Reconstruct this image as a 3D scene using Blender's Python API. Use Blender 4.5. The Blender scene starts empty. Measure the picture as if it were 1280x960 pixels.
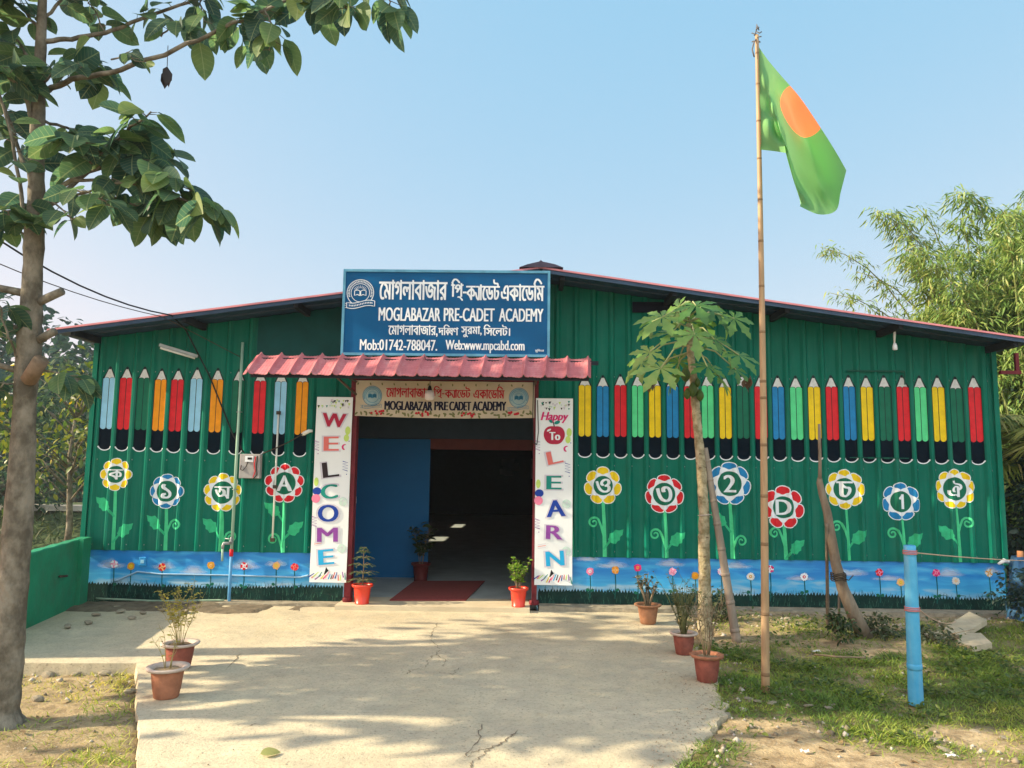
import bpy, bmesh, math, random
import numpy as np
from mathutils import Vector, Matrix
from mathutils.geometry import tessellate_polygon, delaunay_2d_cdt

C = bpy.context.scene
COL = C.collection
R = math.radians
rng = np.random.default_rng(7)
random.seed(7)

# ------------------------------------------------------------------ camera
CAM_H = 1.55
YAW, PITCH, ROLL = R(.846), R(6.491), R(.748)
FPX = 960.0

def ray(px, py):
    X2, Y2 = px - 640.0, 480.0 - py
    c, s = math.cos(ROLL), math.sin(ROLL)
    X, Y = c * X2 - s * Y2, s * X2 + c * Y2
    dx, dy, dz = X / FPX, 1.0, Y / FPX
    c, s = math.cos(PITCH), math.sin(PITCH)
    dy, dz = c * dy - s * dz, s * dy + c * dz
    c, s = math.cos(YAW), math.sin(YAW)
    return Vector((c * dx - s * dy, s * dx + c * dy, dz))

def WP(px, py, Y):                    # point of the vertical plane y = Y seen at a pixel of the photograph
    r = ray(px, py)
    return r * (Y / r.y) + Vector((0, 0, CAM_H))

def GP(px, py, z=0.0):                # point of the level plane at height z
    r = ray(px, py)
    return r * ((z - CAM_H) / r.z) + Vector((0, 0, CAM_H))

cam = bpy.data.cameras.new('camera')
cam.sensor_width = 36.0
cam.lens = 27.0
cam.clip_start = .05
cam.clip_end = 3000
cam_o = bpy.data.objects.new('camera', cam)
COL.objects.link(cam_o)
f0 = ray(640, 480)
rt = (ray(641, 480) - f0).normalized()
up = (ray(640, 479) - f0).normalized()
fw = f0.normalized()
cam_o.matrix_world = Matrix(((rt.x, up.x, -fw.x, 0), (rt.y, up.y, -fw.y, 0), (rt.z, up.z, -fw.z, CAM_H), (0, 0, 0, 1)))
C.camera = cam_o

# ------------------------------------------------------------------ light
SUN_EL, SUN_A = R(29), R(8)         # the sun stands to the left, a few degrees in front of the facade
sun_from = Vector((-math.cos(SUN_A) * math.cos(SUN_EL), -math.sin(SUN_A) * math.cos(SUN_EL), math.sin(SUN_EL)))
world = bpy.data.worlds.new('World')
C.world = world
world.use_nodes = True
nt = world.node_tree
sky = nt.nodes.new('ShaderNodeTexSky')
sky.sky_type = 'NISHITA'
sky.sun_disc = False
sky.sun_elevation = SUN_EL
sky.sun_rotation = math.atan2(sun_from.x, sun_from.y)
sky.altitude = 0
sky.air_density = 1.0
sky.dust_density = 2.0
sky.ozone_density = 1.2
bg = nt.nodes['Background']
bg.inputs[1].default_value = .121
def vm_(op, a, b):
    k = nt.nodes.new('ShaderNodeVectorMath'); k.operation = op
    for q, v in enumerate((a, b)):
        if isinstance(v, tuple): k.inputs[q].default_value = v
        else: nt.links.new(v, k.inputs[q])
    return k.outputs[0]
thin_haze = vm_('ADD', vm_('MULTIPLY', sky.outputs[0], (.46, .17, .05)), (.22, .98, 1.58))   # haze evens the clear sky out
wtc = nt.nodes.new('ShaderNodeTexCoord'); wsp = nt.nodes.new('ShaderNodeSeparateXYZ'); nt.links.new(wtc.outputs['Generated'], wsp.inputs[0])
wmr = nt.nodes.new('ShaderNodeMapRange'); wmr.interpolation_type = 'SMOOTHSTEP'            # unseen bright sky added behind the camera to fill the shaded facade
wmr.inputs['From Min'].default_value = .05; wmr.inputs['From Max'].default_value = -.55; wmr.inputs['To Max'].default_value = .85
nt.links.new(wsp.outputs['Y'], wmr.inputs['Value'])
mx_ = nt.nodes.new('ShaderNodeMix'); mx_.data_type = 'RGBA'; mx_.inputs[7].default_value = (3.45, 3.55, 3.5, 1)
nt.links.new(wmr.outputs[0], mx_.inputs[0]); nt.links.new(thin_haze, mx_.inputs[6]); nt.links.new(mx_.outputs[2], bg.inputs[0])
sun = bpy.data.lights.new('sun', 'SUN')
sun.energy = 2.45
sun.angle = R(.55)
sun.color = (1, .84, .58)
sun_o = bpy.data.objects.new('sun', sun)
COL.objects.link(sun_o)
sun_o.rotation_euler = (-sun_from).to_track_quat('-Z', 'Y').to_euler()

C.view_settings.view_transform = 'Standard'
C.view_settings.look = 'None'
C.view_settings.gamma = 1
C.view_settings.use_curve_mapping = False
C.view_settings.exposure = 2.08
C.cycles.max_bounces = 8
C.cycles.transparent_max_bounces = 24

# ------------------------------------------------------------------ materials
def lin(r, g=None, b=None):           # 0-255 sRGB -> linear
    t = (r, g, b) if g is not None else r
    return tuple(((v / 255) / 12.92 if v / 255 <= .04045 else ((v / 255 + .055) / 1.055) ** 2.4) for v in t)

def M(name, col, rough=.6, var=.18, scale=6, bump=0, bscale=60, metal=0, spec=.16, trans=0, col2=None, thr=None, stretch=None, coat=0):
    m = bpy.data.materials.new(name)
    m.use_nodes = True
    n, l = m.node_tree.nodes, m.node_tree.links
    b = n['Principled BSDF']
    b.inputs['Roughness'].default_value = rough
    b.inputs['Metallic'].default_value = metal
    b.inputs['Specular IOR Level'].default_value = spec
    if coat: b.inputs['Coat Weight'].default_value = coat
    tc = n.new('ShaderNodeTexCoord')
    co = tc.outputs['Object']
    if stretch:
        mp = n.new('ShaderNodeMapping'); mp.inputs['Scale'].default_value = stretch
        l.new(co, mp.inputs[0]); co = mp.outputs[0]
    ns = n.new('ShaderNodeTexNoise'); ns.inputs['Scale'].default_value = scale; ns.inputs['Detail'].default_value = 7
    ns.inputs['Roughness'].default_value = .62
    l.new(co, ns.inputs['Vector'])
    rp = n.new('ShaderNodeValToRGB')
    c2 = col2 or tuple(min(1, v * (1 + var)) for v in col)
    c1 = tuple(v * (1 - var) for v in col) if not col2 else col
    lo, hi = thr or (.3, .7)
    rp.color_ramp.elements[0].position = lo; rp.color_ramp.elements[1].position = hi
    rp.color_ramp.elements[0].color = (*c1, 1); rp.color_ramp.elements[1].color = (*c2, 1)
    l.new(ns.outputs['Fac'], rp.inputs[0])
    l.new(rp.outputs[0], b.inputs['Base Color'])
    if bump:
        n2 = n.new('ShaderNodeTexNoise'); n2.inputs['Scale'].default_value = bscale; n2.inputs['Detail'].default_value = 6
        l.new(co, n2.inputs['Vector'])
        bp = n.new('ShaderNodeBump'); bp.inputs['Strength'].default_value = bump; bp.inputs['Distance'].default_value = .02
        l.new(n2.outputs['Fac'], bp.inputs['Height']); l.new(bp.outputs[0], b.inputs['Normal'])
    if trans:
        t = n.new('ShaderNodeBsdfTranslucent'); mx = n.new('ShaderNodeMixShader')
        mx.inputs[0].default_value = trans
        l.new(rp.outputs[0], t.inputs[0]); l.new(b.outputs[0], mx.inputs[1]); l.new(t.outputs[0], mx.inputs[2])
        l.new(mx.outputs[0], n['Material Output'].inputs[0])
    return m

def leafmat(name, cols, rough=.45, trans=.35, spec=.4, veins=0):      # colour of each leaf from its own 'var' value, blotched by a noise
    m = bpy.data.materials.new(name)
    m.use_nodes = True
    n, l = m.node_tree.nodes, m.node_tree.links
    b = n['Principled BSDF']
    b.inputs['Roughness'].default_value = rough
    b.inputs['Specular IOR Level'].default_value = spec
    at = n.new('ShaderNodeAttribute'); at.attribute_name = 'var'
    tc = n.new('ShaderNodeTexCoord')
    ns = n.new('ShaderNodeTexNoise'); ns.inputs['Scale'].default_value = 14; ns.inputs['Detail'].default_value = 4
    l.new(tc.outputs['Object'], ns.inputs['Vector'])
    ma = n.new('ShaderNodeMath'); ma.operation = 'MULTIPLY_ADD'; ma.inputs[1].default_value = .5; ma.inputs[2].default_value = -.25
    l.new(ns.outputs['Fac'], ma.inputs[0])
    ad = n.new('ShaderNodeMath'); ad.operation = 'ADD'
    l.new(ma.outputs[0], ad.inputs[0]); l.new(at.outputs['Fac'], ad.inputs[1])
    rp = n.new('ShaderNodeValToRGB')
    rp.color_ramp.elements[0].color = (*cols[0], 1); rp.color_ramp.elements[1].color = (*cols[-1], 1)
    for i, c in enumerate(cols[1:-1]):
        e = rp.color_ramp.elements.new((i + 1) / (len(cols) - 1)); e.color = (*c, 1)
    l.new(ad.outputs[0], rp.inputs[0]); leafcol = rp.outputs[0]
    if veins:                             # pale midrib and side veins from the leaf's own coordinates
        def A(nm): k = n.new('ShaderNodeAttribute'); k.attribute_name = nm; return k.outputs['Fac']
        def Q(op, x, y=0):
            k = n.new('ShaderNodeMath'); k.operation = op
            for i, q in enumerate((x, y)):
                if isinstance(q, (int, float)): k.inputs[i].default_value = q
                else: l.new(q, k.inputs[i])
            return k.outputs[0]
        ay = Q('ABSOLUTE', A('ly'))
        fr = Q('FRACT', Q('MULTIPLY', Q('SUBTRACT', A('lx'), Q('MULTIPLY', ay, .6)), 7.5))
        v1 = Q('LESS_THAN', ay, .014); v2 = Q('MULTIPLY', Q('LESS_THAN', fr, .11), .55)
        mv = n.new('ShaderNodeMix'); mv.data_type = 'RGBA'; mv.inputs[7].default_value = (.30, .36, .17, 1)
        l.new(Q('MULTIPLY', Q('MAXIMUM', v1, v2), veins), mv.inputs[0]); l.new(leafcol, mv.inputs[6]); leafcol = mv.outputs[2]
    l.new(leafcol, b.inputs['Base Color'])
    t = n.new('ShaderNodeBsdfTranslucent'); mx = n.new('ShaderNodeMixShader'); mx.inputs[0].default_value = trans
    hs = n.new('ShaderNodeHueSaturation'); hs.inputs['Value'].default_value = 1.5; hs.inputs['Saturation'].default_value = 1.1
    l.new(leafcol, hs.inputs['Color']); l.new(hs.outputs[0], t.inputs[0])
    l.new(b.outputs[0], mx.inputs[1]); l.new(t.outputs[0], mx.inputs[2])
    l.new(mx.outputs[0], n['Material Output'].inputs[0])
    return m

# ------------------------------------------------------------------ objects
def world_loc(o):
    v = Vector((0, 0, 0))
    while o is not None:
        v += o.location; o = o.parent
    return v

def props(o, label=None, cat=None, group=None, kind=None):
    if label: o['label'] = label
    if cat: o['category'] = cat
    if group: o['group'] = group
    if kind: o['kind'] = kind
    return o

def thing(name, label, cat, loc=(0, 0, 0), group=None):
    o = bpy.data.objects.new(name, None)
    o.empty_display_size = .1
    COL.objects.link(o); o.location = loc
    return props(o, label, cat, group)

def link_mesh(name, me, parent=None, loc=None):
    o = bpy.data.objects.new(name, me)
    COL.objects.link(o)
    if parent is not None:
        o.parent = parent
        off = world_loc(parent)
        me.transform(Matrix.Translation(-off))
    elif loc is not None:
        me.transform(Matrix.Translation(-Vector(loc))); o.location = loc
    return o

class MB:                              # collects shapes, links them as ONE mesh object
    def __init__(s): s.v, s.f, s.m, s.sm, s.mi = [], [], [], [], 0
    def add(s, vs, fs, smooth=False):
        k = len(s.v); s.v += [tuple(v) for v in vs]
        for f in fs: s.f.append(tuple(i + k for i in f)); s.m.append(s.mi); s.sm.append(smooth)
        return s
    def use(s, i): s.mi = i; return s
    def box(s, a, b):
        x0, y0, z0 = a; x1, y1, z1 = b
        return s.add([(x0, y0, z0), (x1, y0, z0), (x1, y1, z0), (x0, y1, z0), (x0, y0, z1), (x1, y0, z1), (x1, y1, z1), (x0, y1, z1)],
                     [(3, 2, 1, 0), (4, 5, 6, 7), (0, 1, 5, 4), (1, 2, 6, 5), (2, 3, 7, 6), (3, 0, 4, 7)])
    def obox(s, c, ax, ay, az):        # oriented box: centre and three half axes
        c, ax, ay, az = map(Vector, (c, ax, ay, az))
        vs = [c + ax * i + ay * j + az * k for k in (-1, 1) for j in (-1, 1) for i in (-1, 1)]
        return s.add(vs, [(0, 2, 3, 1), (4, 5, 7, 6), (0, 1, 5, 4), (2, 6, 7, 3), (0, 4, 6, 2), (1, 3, 7, 5)])
    def tube(s, pts, rad, n=8, cap=True, smooth=True, jitter=0):
        pts = [Vector(p) for p in pts]
        if not hasattr(rad, '__len__'): rad = [rad] * len(pts)
        vs, fs, prev = [], [], None
        for i, p in enumerate(pts):
            t = (pts[min(i + 1, len(pts) - 1)] - pts[max(i - 1, 0)]).normalized()
            if prev is None:
                a = t.orthogonal().normalized()
            else:
                a = (prev - t * prev.dot(t)).normalized()
            prev = a
            b = t.cross(a)
            for k in range(n):
                w = 2 * math.pi * k / n
                rr = rad[i] * (1 + jitter * (random.random() - .5))
                vs.append(p + (a * math.cos(w) + b * math.sin(w)) * rr)
        for i in range(len(pts) - 1):
            for k in range(n):
                fs.append((i * n + k, i * n + (k + 1) % n, (i + 1) * n + (k + 1) % n, (i + 1) * n + k))
        if cap:
            fs.append(tuple(range(n - 1, -1, -1))); fs.append(tuple(range((len(pts) - 1) * n, len(pts) * n)))
        return s.add(vs, fs, smooth)
    def lathe(s, prof, c=(0, 0, 0), n=24, wob=None, smooth=True):
        vs, fs = [], []
        for (r, z) in prof:
            for k in range(n):
                w = 2 * math.pi * k / n
                rr = r * (1 + (wob(w) if wob else 0))
                vs.append((c[0] + rr * math.cos(w), c[1] + rr * math.sin(w), c[2] + z))
        for i in range(len(prof) - 1):
            for k in range(n):
                fs.append((i * n + k, i * n + (k + 1) % n, (i + 1) * n + (k + 1) % n, (i + 1) * n + k))
        return s.add(vs, fs, smooth)
    def build(s, name, mats, parent=None, loc=None):
        me = bpy.data.meshes.new(name)
        me.from_pydata(s.v, [], s.f)
        for m in (mats if isinstance(mats, (list, tuple)) else [mats]): me.materials.append(m)
        me.polygons.foreach_set('material_index', s.m)
        me.polygons.foreach_set('use_smooth', s.sm)
        me.update()
        return link_mesh(name, me, parent, loc)

# leaves: many copies of one small template in one mesh
def leaf_tpl(n=4, w=.5, curl=.18, fold=.12, shape=1.0):        # ovate leaf along +x, length 1
    vs, fs = [(0, 0, 0)], []
    for i in range(1, n):
        t = i / n
        hw = w * .5 * math.sin(math.pi * t ** shape) ** .68
        z = -curl * t * t
        vs += [(t, hw, z + fold * hw * 2), (t, 0, z), (t, -hw, z + fold * hw * 2)]
    vs.append((1, 0, -curl))
    L = len(vs) - 1
    fs += [(0, 2, 1), (0, 3, 2)]
    for i in range(n - 2):
        a = 1 + i * 3
        fs += [(a, a + 1, a + 4, a + 3), (a + 1, a + 2, a + 5, a + 4)]
    a = 1 + (n - 2) * 3
    fs += [(a, a + 1, L), (a + 1, a + 2, L)]
    return np.array(vs, float), fs
LEAF = leaf_tpl(7, .64, .22, .10, .84)
LEAF_SMALL = leaf_tpl(3, .5, .15, .12)
BLADE = (np.array([(0, .06, 0), (0, -.06, 0), (.5, .05, -.06), (.5, -.05, -.06), (1, 0, -.28)], float), [(0, 1, 3, 2), (2, 3, 4)])
NARROW = (np.array([(0, 0, 0), (.35, .075, -.03), (.35, -.075, -.03), (1, 0, -.22)], float), [(0, 2, 1), (1, 2, 3)])

def leaves(name, tpl, pos, dirs, size, mat, parent=None, var=None, roll=None, loc=None, smooth=True):
    tv, tf = tpl
    pos = np.asarray(pos, float); dirs = np.asarray(dirs, float); n = len(pos)
    size = np.broadcast_to(np.asarray(size, float), (n,))
    d = dirs / (np.linalg.norm(dirs, axis=1, keepdims=True) + 1e-9)
    upv = np.tile([0., 0, 1.], (n, 1))
    bad = np.abs(d[:, 2]) > .98
    upv[bad] = [1, 0, 0]
    y = np.cross(upv, d); y /= np.linalg.norm(y, axis=1, keepdims=True) + 1e-9
    z = np.cross(d, y)
    ro = rng.normal(0, .5, n) if roll is None else np.broadcast_to(roll, (n,))
    c, s = np.cos(ro)[:, None], np.sin(ro)[:, None]
    y, z = c * y + s * z, -s * y + c * z
    V = pos[:, None, :] + size[:, None, None] * (tv[None, :, 0:1] * d[:, None, :] + tv[None, :, 1:2] * y[:, None, :] + tv[None, :, 2:3] * z[:, None, :])
    V = V.reshape(-1, 3)
    k = len(tv)
    loops, starts, tot = [], [], []
    base = (np.arange(n) * k)[:, None]
    fl = np.concatenate([np.array(f) for f in tf])
    ln = np.array([len(f) for f in tf])
    loops = (base + fl[None]).reshape(-1)
    tot = np.tile(ln, n)
    starts = np.concatenate([[0], np.cumsum(tot)[:-1]])
    me = bpy.data.meshes.new(name)
    me.vertices.add(len(V)); me.vertices.foreach_set('co', V.ravel().astype(np.float32))
    me.loops.add(len(loops)); me.loops.foreach_set('vertex_index', loops.astype(np.int32))
    me.polygons.add(len(tot)); me.polygons.foreach_set('loop_start', starts.astype(np.int32)); me.polygons.foreach_set('loop_total', tot.astype(np.int32))
    me.materials.append(mat)
    if smooth: me.polygons.foreach_set('use_smooth', np.ones(len(tot), bool))
    at = me.attributes.new('var', 'FLOAT', 'POINT')
    vv = np.clip(rng.normal(.45, .2, n), 0, 1) if var is None else np.asarray(var, float)
    at.data.foreach_set('value', np.repeat(vv, k).astype(np.float32))
    for nm, c_ in (('lx', 0), ('ly', 1)):
        a2 = me.attributes.new(nm, 'FLOAT', 'POINT'); a2.data.foreach_set('value', np.tile(tv[:, c_], n).astype(np.float32))
    me.update(calc_edges=True); me.validate()
    return link_mesh(name, me, parent, loc)

# ------------------------------------------------------------------ flat shapes, lettering and paint on a surface
def circle(cx, cz, r, n=24, rz=None, a0=0):
    rz = rz or r
    return [(cx + r * math.cos(a0 + 2 * math.pi * k / n), cz + rz * math.sin(a0 + 2 * math.pi * k / n)) for k in range(n)]

def ring(cx, cz, r, w, n=32):
    return (circle(cx, cz, r, n), [circle(cx, cz, r - w, n)])

def stroke(pts, w, w2=None):           # a line of some width as a polygon
    w2 = w if w2 is None else w2
    L, Rr = [], []
    n = len(pts)
    for i, p in enumerate(pts):
        a = Vector(pts[max(i - 1, 0)]); b = Vector(pts[min(i + 1, n - 1)])
        t = (b - a)
        if t.length < 1e-9: t = Vector((1, 0))
        t.normalize()
        nn = Vector((-t.y, t.x)) * (w + (w2 - w) * i / max(1, n - 1)) * .5
        L.append((p[0] + nn.x, p[1] + nn.y)); Rr.append((p[0] - nn.x, p[1] - nn.y))
    return L + Rr[::-1]

def rot2(pts, a, c=(0, 0)):
    ca, sa = math.cos(a), math.sin(a)
    return [(c[0] + (x - c[0]) * ca - (z - c[1]) * sa, c[1] + (x - c[0]) * sa + (z - c[1]) * ca) for x, z in pts]

def petal(cx, cz, ang, r0, r1, w, n=14):
    rm, hl = (r0 + r1) / 2, (r1 - r0) / 2
    return rot2([(cx + rm + hl * math.cos(t), cz + w * math.sin(t)) for t in [2 * math.pi * k / n for k in range(n)]], ang, (cx, cz))

def area(p):
    return .5 * sum(p[i][0] * p[(i + 1) % len(p)][1] - p[(i + 1) % len(p)][0] * p[i][1] for i in range(len(p)))

def inside(pt, poly):
    x, y = pt; r = False
    for i in range(len(poly)):
        x0, y0 = poly[i]; x1, y1 = poly[i - 1]
        if (y0 > y) != (y1 > y) and x < (x1 - x0) * (y - y0) / (y1 - y0) + x0: r = not r
    return r

def text_contours(s):
    cu = bpy.data.curves.new('lettering', 'FONT'); cu.body = s; cu.size = 1
    o = bpy.data.objects.new('lettering', cu); COL.objects.link(o)
    bpy.context.view_layer.update()
    dg = bpy.context.evaluated_depsgraph_get()
    cc = o.evaluated_get(dg).to_curve(dg)
    out = []
    for sp in cc.splines:
        P = []
        if sp.type == 'BEZIER':
            bp = sp.bezier_points
            for i in range(len(bp)):
                a, b = bp[i], bp[(i + 1) % len(bp)]
                p0, p1, p2, p3 = a.co, a.handle_right, b.handle_left, b.co
                straight = (p1 - p0).cross(p3 - p0).length < 1e-6 and (p2 - p0).cross(p3 - p0).length < 1e-6
                for t in ([0] if straight else [0, .25, .5, .75]):
                    q = p0 * (1 - t) ** 3 + p1 * 3 * t * (1 - t) ** 2 + p2 * 3 * t * t * (1 - t) + p3 * t ** 3
                    P.append((q.x, q.y))
        else:
            P = [(p.co.x, p.co.y) for p in sp.points]
        Q = []
        for p in P:
            if not Q or abs(p[0] - Q[-1][0]) + abs(p[1] - Q[-1][1]) > 1e-5: Q.append(p)
        if len(Q) > 2 and abs(area(Q)) > 1e-7: out.append(Q)
    bpy.data.objects.remove(o); bpy.data.curves.remove(cu)
    return out

_gl = {}
def glyph(ch):                         # ([(outer, holes)], advance)
    if ch in _gl: return _gl[ch]
    bar = text_contours('||')
    w0 = min(p[0] for p in bar[1]) - min(p[0] for p in bar[0])
    both = text_contours('|' + ch + '|')
    xs = [min(p[0] for p in c) for c in both]
    adv = max(min(p[0] for p in both[-1]) - min(p[0] for p in both[0]) - w0, 0)
    cs = both[1:-1]
    res = []
    if cs:
        x0 = min(p[0] for p in both[0]); lead = min(p[0] for p in bar[0])
        cs = [[(x - w0, y) for x, y in c] for c in cs]
        vs_, es_ = [], []
        for c in cs:                    # constrained triangulation, kept where the winding number is not zero
            k = len(vs_); vs_ += [Vector(p) for p in c]; es_ += [(k + i, k + (i + 1) % len(c)) for i in range(len(c))]
        V_, _, F_, *_ = delaunay_2d_cdt(vs_, es_, [], 0, 1e-6)
        for f in F_:
            m_ = sum((V_[i] for i in f), Vector((0, 0))) / len(f); w = 0
            for c in cs:
                for i in range(len(c)):
                    (x0_, y0_), (x1_, y1_) = c[i - 1], c[i]
                    if (y0_ <= m_.y) != (y1_ <= m_.y):
                        if x0_ + (m_.y - y0_) / (y1_ - y0_) * (x1_ - x0_) > m_.x: w += 1 if y1_ > y0_ else -1
            if w: res.append(([(V_[i].x, V_[i].y) for i in f], []))
    _gl[ch] = (res, adv)
    return _gl[ch]

HEAD = .615
def custom(tok):
    if tok == 'Y':                     # ya-phala
        return [(stroke([(0, .33), (.07, .30), (.12, .2), (.2, .08), (.3, .02), (.36, .06)], .07), []), (stroke([(.37, 0), (.37, HEAD)], .075), []),
                (stroke([(.12, HEAD - .03), (.42, HEAD - .03)], .065), [])], .42
    if tok == 'P':                     # ra-phala, set under the letter before it
        return [(stroke([(-.42, -.02), (-.3, .0), (-.16, -.07), (-.02, -.18)], .06), [])], 0
    if tok == 'K':                     # the conjunct of ka and ssa
        a, wa = glyph('ক'); b, wb = glyph('ষ')
        sc = lambda g, k, dx: [([(x * k + dx, y) for x, y in o], [[(x * k + dx, y) for x, y in h] for h in hs]) for o, hs in g]
        return sc(a, .6, 0) + sc(b, .75, wa * .5), wa * .5 + wb * .75

def layout(s):                         # letters already in their written (visual) order
    out, x = [], 0
    for ch in s:
        if ch == ' ': x += .26; continue
        g, a = custom(ch) if ch in 'YPK' and any(ord(c) > 0x980 for c in s) else glyph(ch)
        for o, hs in g: out.append(([(p[0] + x, p[1]) for p in o], [[(p[0] + x, p[1]) for p in h] for h in hs]))
        x += a
    return out

def fit(polys, x0, x1, z0, z1, bold=0, shear=0):   # scale to a box; bold: the outline repeated a little to each side
    xs = [p[0] for o, _ in polys for p in o]; ys = [p[1] for o, _ in polys for p in o]
    ax, bx, ay, by = min(xs), max(xs), min(ys), max(ys)
    def T(p, d): return (x0 + (p[0] - ax) / (bx - ax) * (x1 - x0) + d + shear * (p[1] - ay) / (by - ay) * (z1 - z0), z0 + (p[1] - ay) / (by - ay) * (z1 - z0))
    out = []
    for d in ((0,) if not bold else (-bold, 0, bold)):
        out += [([T(p, d) for p in o], [[T(p, d) for p in h] for h in hs]) for o, hs in polys]
    return out

def item(polys, mat, layer=1):         # -> list of (outer, holes, mat, layer)
    out = []
    for p in polys:
        if isinstance(p, tuple) and len(p) == 2 and isinstance(p[1], list) and p[0] and isinstance(p[0], list): out.append((p[0], p[1], mat, layer))
        else: out.append((p, [], mat, layer))
    return out

def paint(name, items, surf, breaks=(), zbreaks=(), parent=None, step=.0011, base=.0016, loc=None):
    mats, bm = [], bmesh.new()
    lay = bm.faces.layers.int.new('lay')
    nI = len(items)
    for idx, (outer, holes, mat, layer) in enumerate(items):
        if mat not in mats: mats.append(mat)
        mi = mats.index(mat)
        loops = [[Vector((p[0], p[1], 0)) for p in lp] for lp in [outer] + list(holes)]
        flat = [v for lp in loops for v in lp]
        try: tris = tessellate_polygon(loops)
        except Exception: continue
        vs = [bm.verts.new((v.x, v.y, 0)) for v in flat]
        fs = []
        for t in tris:
            a, b, c = (flat[i] for i in t)
            ar = (b - a).cross(c - a).z
            if abs(ar) < 1e-10: continue
            t = t if ar > 0 else t[::-1]
            try: f = bm.faces.new([vs[i] for i in t])
            except ValueError: continue
            f.material_index = mi; f[lay] = layer * 100000 + int(idx / nI * 90000)
            fs.append(f)
        xs = [v.x for v in flat]; zs = [v.y for v in flat]
        geom = None
        for bk, lo, hi, no in ((breaks, min(xs), max(xs), (1, 0, 0)), (zbreaks, min(zs), max(zs), (0, 1, 0))):
            for b in bk:
                if lo + 1e-5 < b < hi - 1e-5:
                    if geom is None: geom = set(fs) | {e for f in fs for e in f.edges} | {v for f in fs for v in f.verts}
                    r = bmesh.ops.bisect_plane(bm, geom=list(geom), plane_co=(b * no[0], b * no[1], 0), plane_no=no)
                    geom = set(r['geom'])
    bmesh.ops.delete(bm, geom=[v for v in bm.verts if not v.link_faces], context='VERTS')
    done = set()
    for f in bm.faces:
        off = base + f[lay] / 100000 * step
        for v in f.verts:
            if v not in done:
                done.add(v); v.co = Vector(surf(v.co.x, v.co.y, off))
    me = bpy.data.meshes.new(name)
    bm.to_mesh(me); bm.free()
    for m in mats: me.materials.append(m)
    return link_mesh(name, me, parent, loc)
# ------------------------------------------------------------------ colours
GREEN = (.0005, .132, .090)
m_green = M('green_paint', GREEN, .45, .14, 2.2, .06, 14, spec=.10)
# weathering of the tin: faint vertical streaks and dust
def weather(m, tint, amt, stretch=(9, 9, .5), lo=.48):
    n, l = m.node_tree.nodes, m.node_tree.links
    b = n['Principled BSDF']; src = b.inputs['Base Color'].links[0].from_socket
    tc = n.new('ShaderNodeTexCoord'); mp = n.new('ShaderNodeMapping'); mp.inputs['Scale'].default_value = stretch
    ns = n.new('ShaderNodeTexNoise'); ns.inputs['Scale'].default_value = 1.5; ns.inputs['Detail'].default_value = 8; ns.inputs['Roughness'].default_value = .7
    l.new(tc.outputs['Object'], mp.inputs[0]); l.new(mp.outputs[0], ns.inputs['Vector'])
    mr = n.new('ShaderNodeMapRange'); mr.inputs['From Min'].default_value = lo; mr.inputs['From Max'].default_value = lo + .3; mr.inputs['To Max'].default_value = amt
    l.new(ns.outputs['Fac'], mr.inputs['Value'])
    mx = n.new('ShaderNodeMix'); mx.data_type = 'RGBA'; mx.inputs[7].default_value = (*tint, 1)
    l.new(mr.outputs[0], mx.inputs[0]); l.new(src, mx.inputs[6]); l.new(mx.outputs[2], b.inputs['Base Color'])
weather(m_green, (.06, .20, .15), .38)
m_green_dark = M('dark_green_paint', (.003, .075, .05), .5, .15, 5)
m_plinthgreen = M('painted_grass_dark', (.004, .030, .026), .6, .35, 9, .2, 40)
m_blade = M('painted_grass_blade', (.05, .16, .11), .6, .4, 14)
m_navy = M('navy_black_paint', (.002, .008, .016), .55, .3, 6, spec=.04)
m_line = M('outline_paint', (.006, .02, .022), .5, .1)
m_white = M('white_paint', (.74, .79, .84), .5, .07, 12)
m_tip = M('grey_white_paint', (.6, .62, .62), .55, .14, 30)
m_red = M('red_paint', (.62, .018, .028), .45, .16, 9)
m_ltblue = M('light_blue_paint', (.27, .55, .76), .45, .1, 9)
m_blue = M('blue_paint', (.012, .20, .46), .45, .15, 9)
m_orange = M('orange_paint', (.78, .29, .010), .45, .14, 9)
m_yellow = M('yellow_paint', (.76, .54, .012), .45, .14, 9)
m_mint = M('mint_paint', (.09, .62, .26), .45, .12, 9)
m_stem = M('stem_paint', (.06, .52, .24), .5, .18, 9)
m_stem2 = M('leaf_paint', (.03, .42, .20), .5, .22, 14)
m_pgreen = M('pencil_green_paint', (.003, .13, .075), .45, .14, 9)
m_pink = M('pink_paint', (.78, .22, .36), .5, .15)
m_magenta = M('magenta_paint', (.6, .02, .16), .5, .15)
m_brown = M('maroon_steel', (.14, .018, .026), .5, .25, 8, .1)
m_inkred = M('red_ink', (.45, .012, .03), .55, .08)
m_inknavy = M('navy_ink', (.008, .01, .03), .55, .08)
m_coral = M('coral_ink', (.68, .16, .14), .55, .08)
m_teal = M('teal_ink', (.01, .24, .2), .55, .08)
m_inkblue = M('blue_ink', (.012, .05, .32), .55, .08)
m_purple = M('purple_ink', (.24, .06, .32), .55, .08)
m_cyan = M('cyan_ink', (.02, .36, .68), .55, .08)
m_lime = M('lime_ink', (.5, .68, .16), .55, .1)
m_halo = M('pale_lilac_ink', (.58, .56, .64), .55, .05)
m_vinyl = M('white_vinyl', (.76, .80, .82), .42, .04, 3, .05, 4)
m_ghost = M('pale_mint_ink', (.5, .66, .6), .5, .1)
m_concrete = M('worn_concrete', (.46, .40, .29), .85, 0, 1.6, .35, 90, col2=(.56, .50, .37), thr=(.36, .64))
m_cement = M('grey_cement', (.29, .26, .2), .9, .3, 12, .5, 60)
m_dark = M('black_plastic', (.012, .012, .014), .5)
m_steel = M('grey_steel', (.3, .32, .34), .45, .15, metal=.4)
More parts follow.
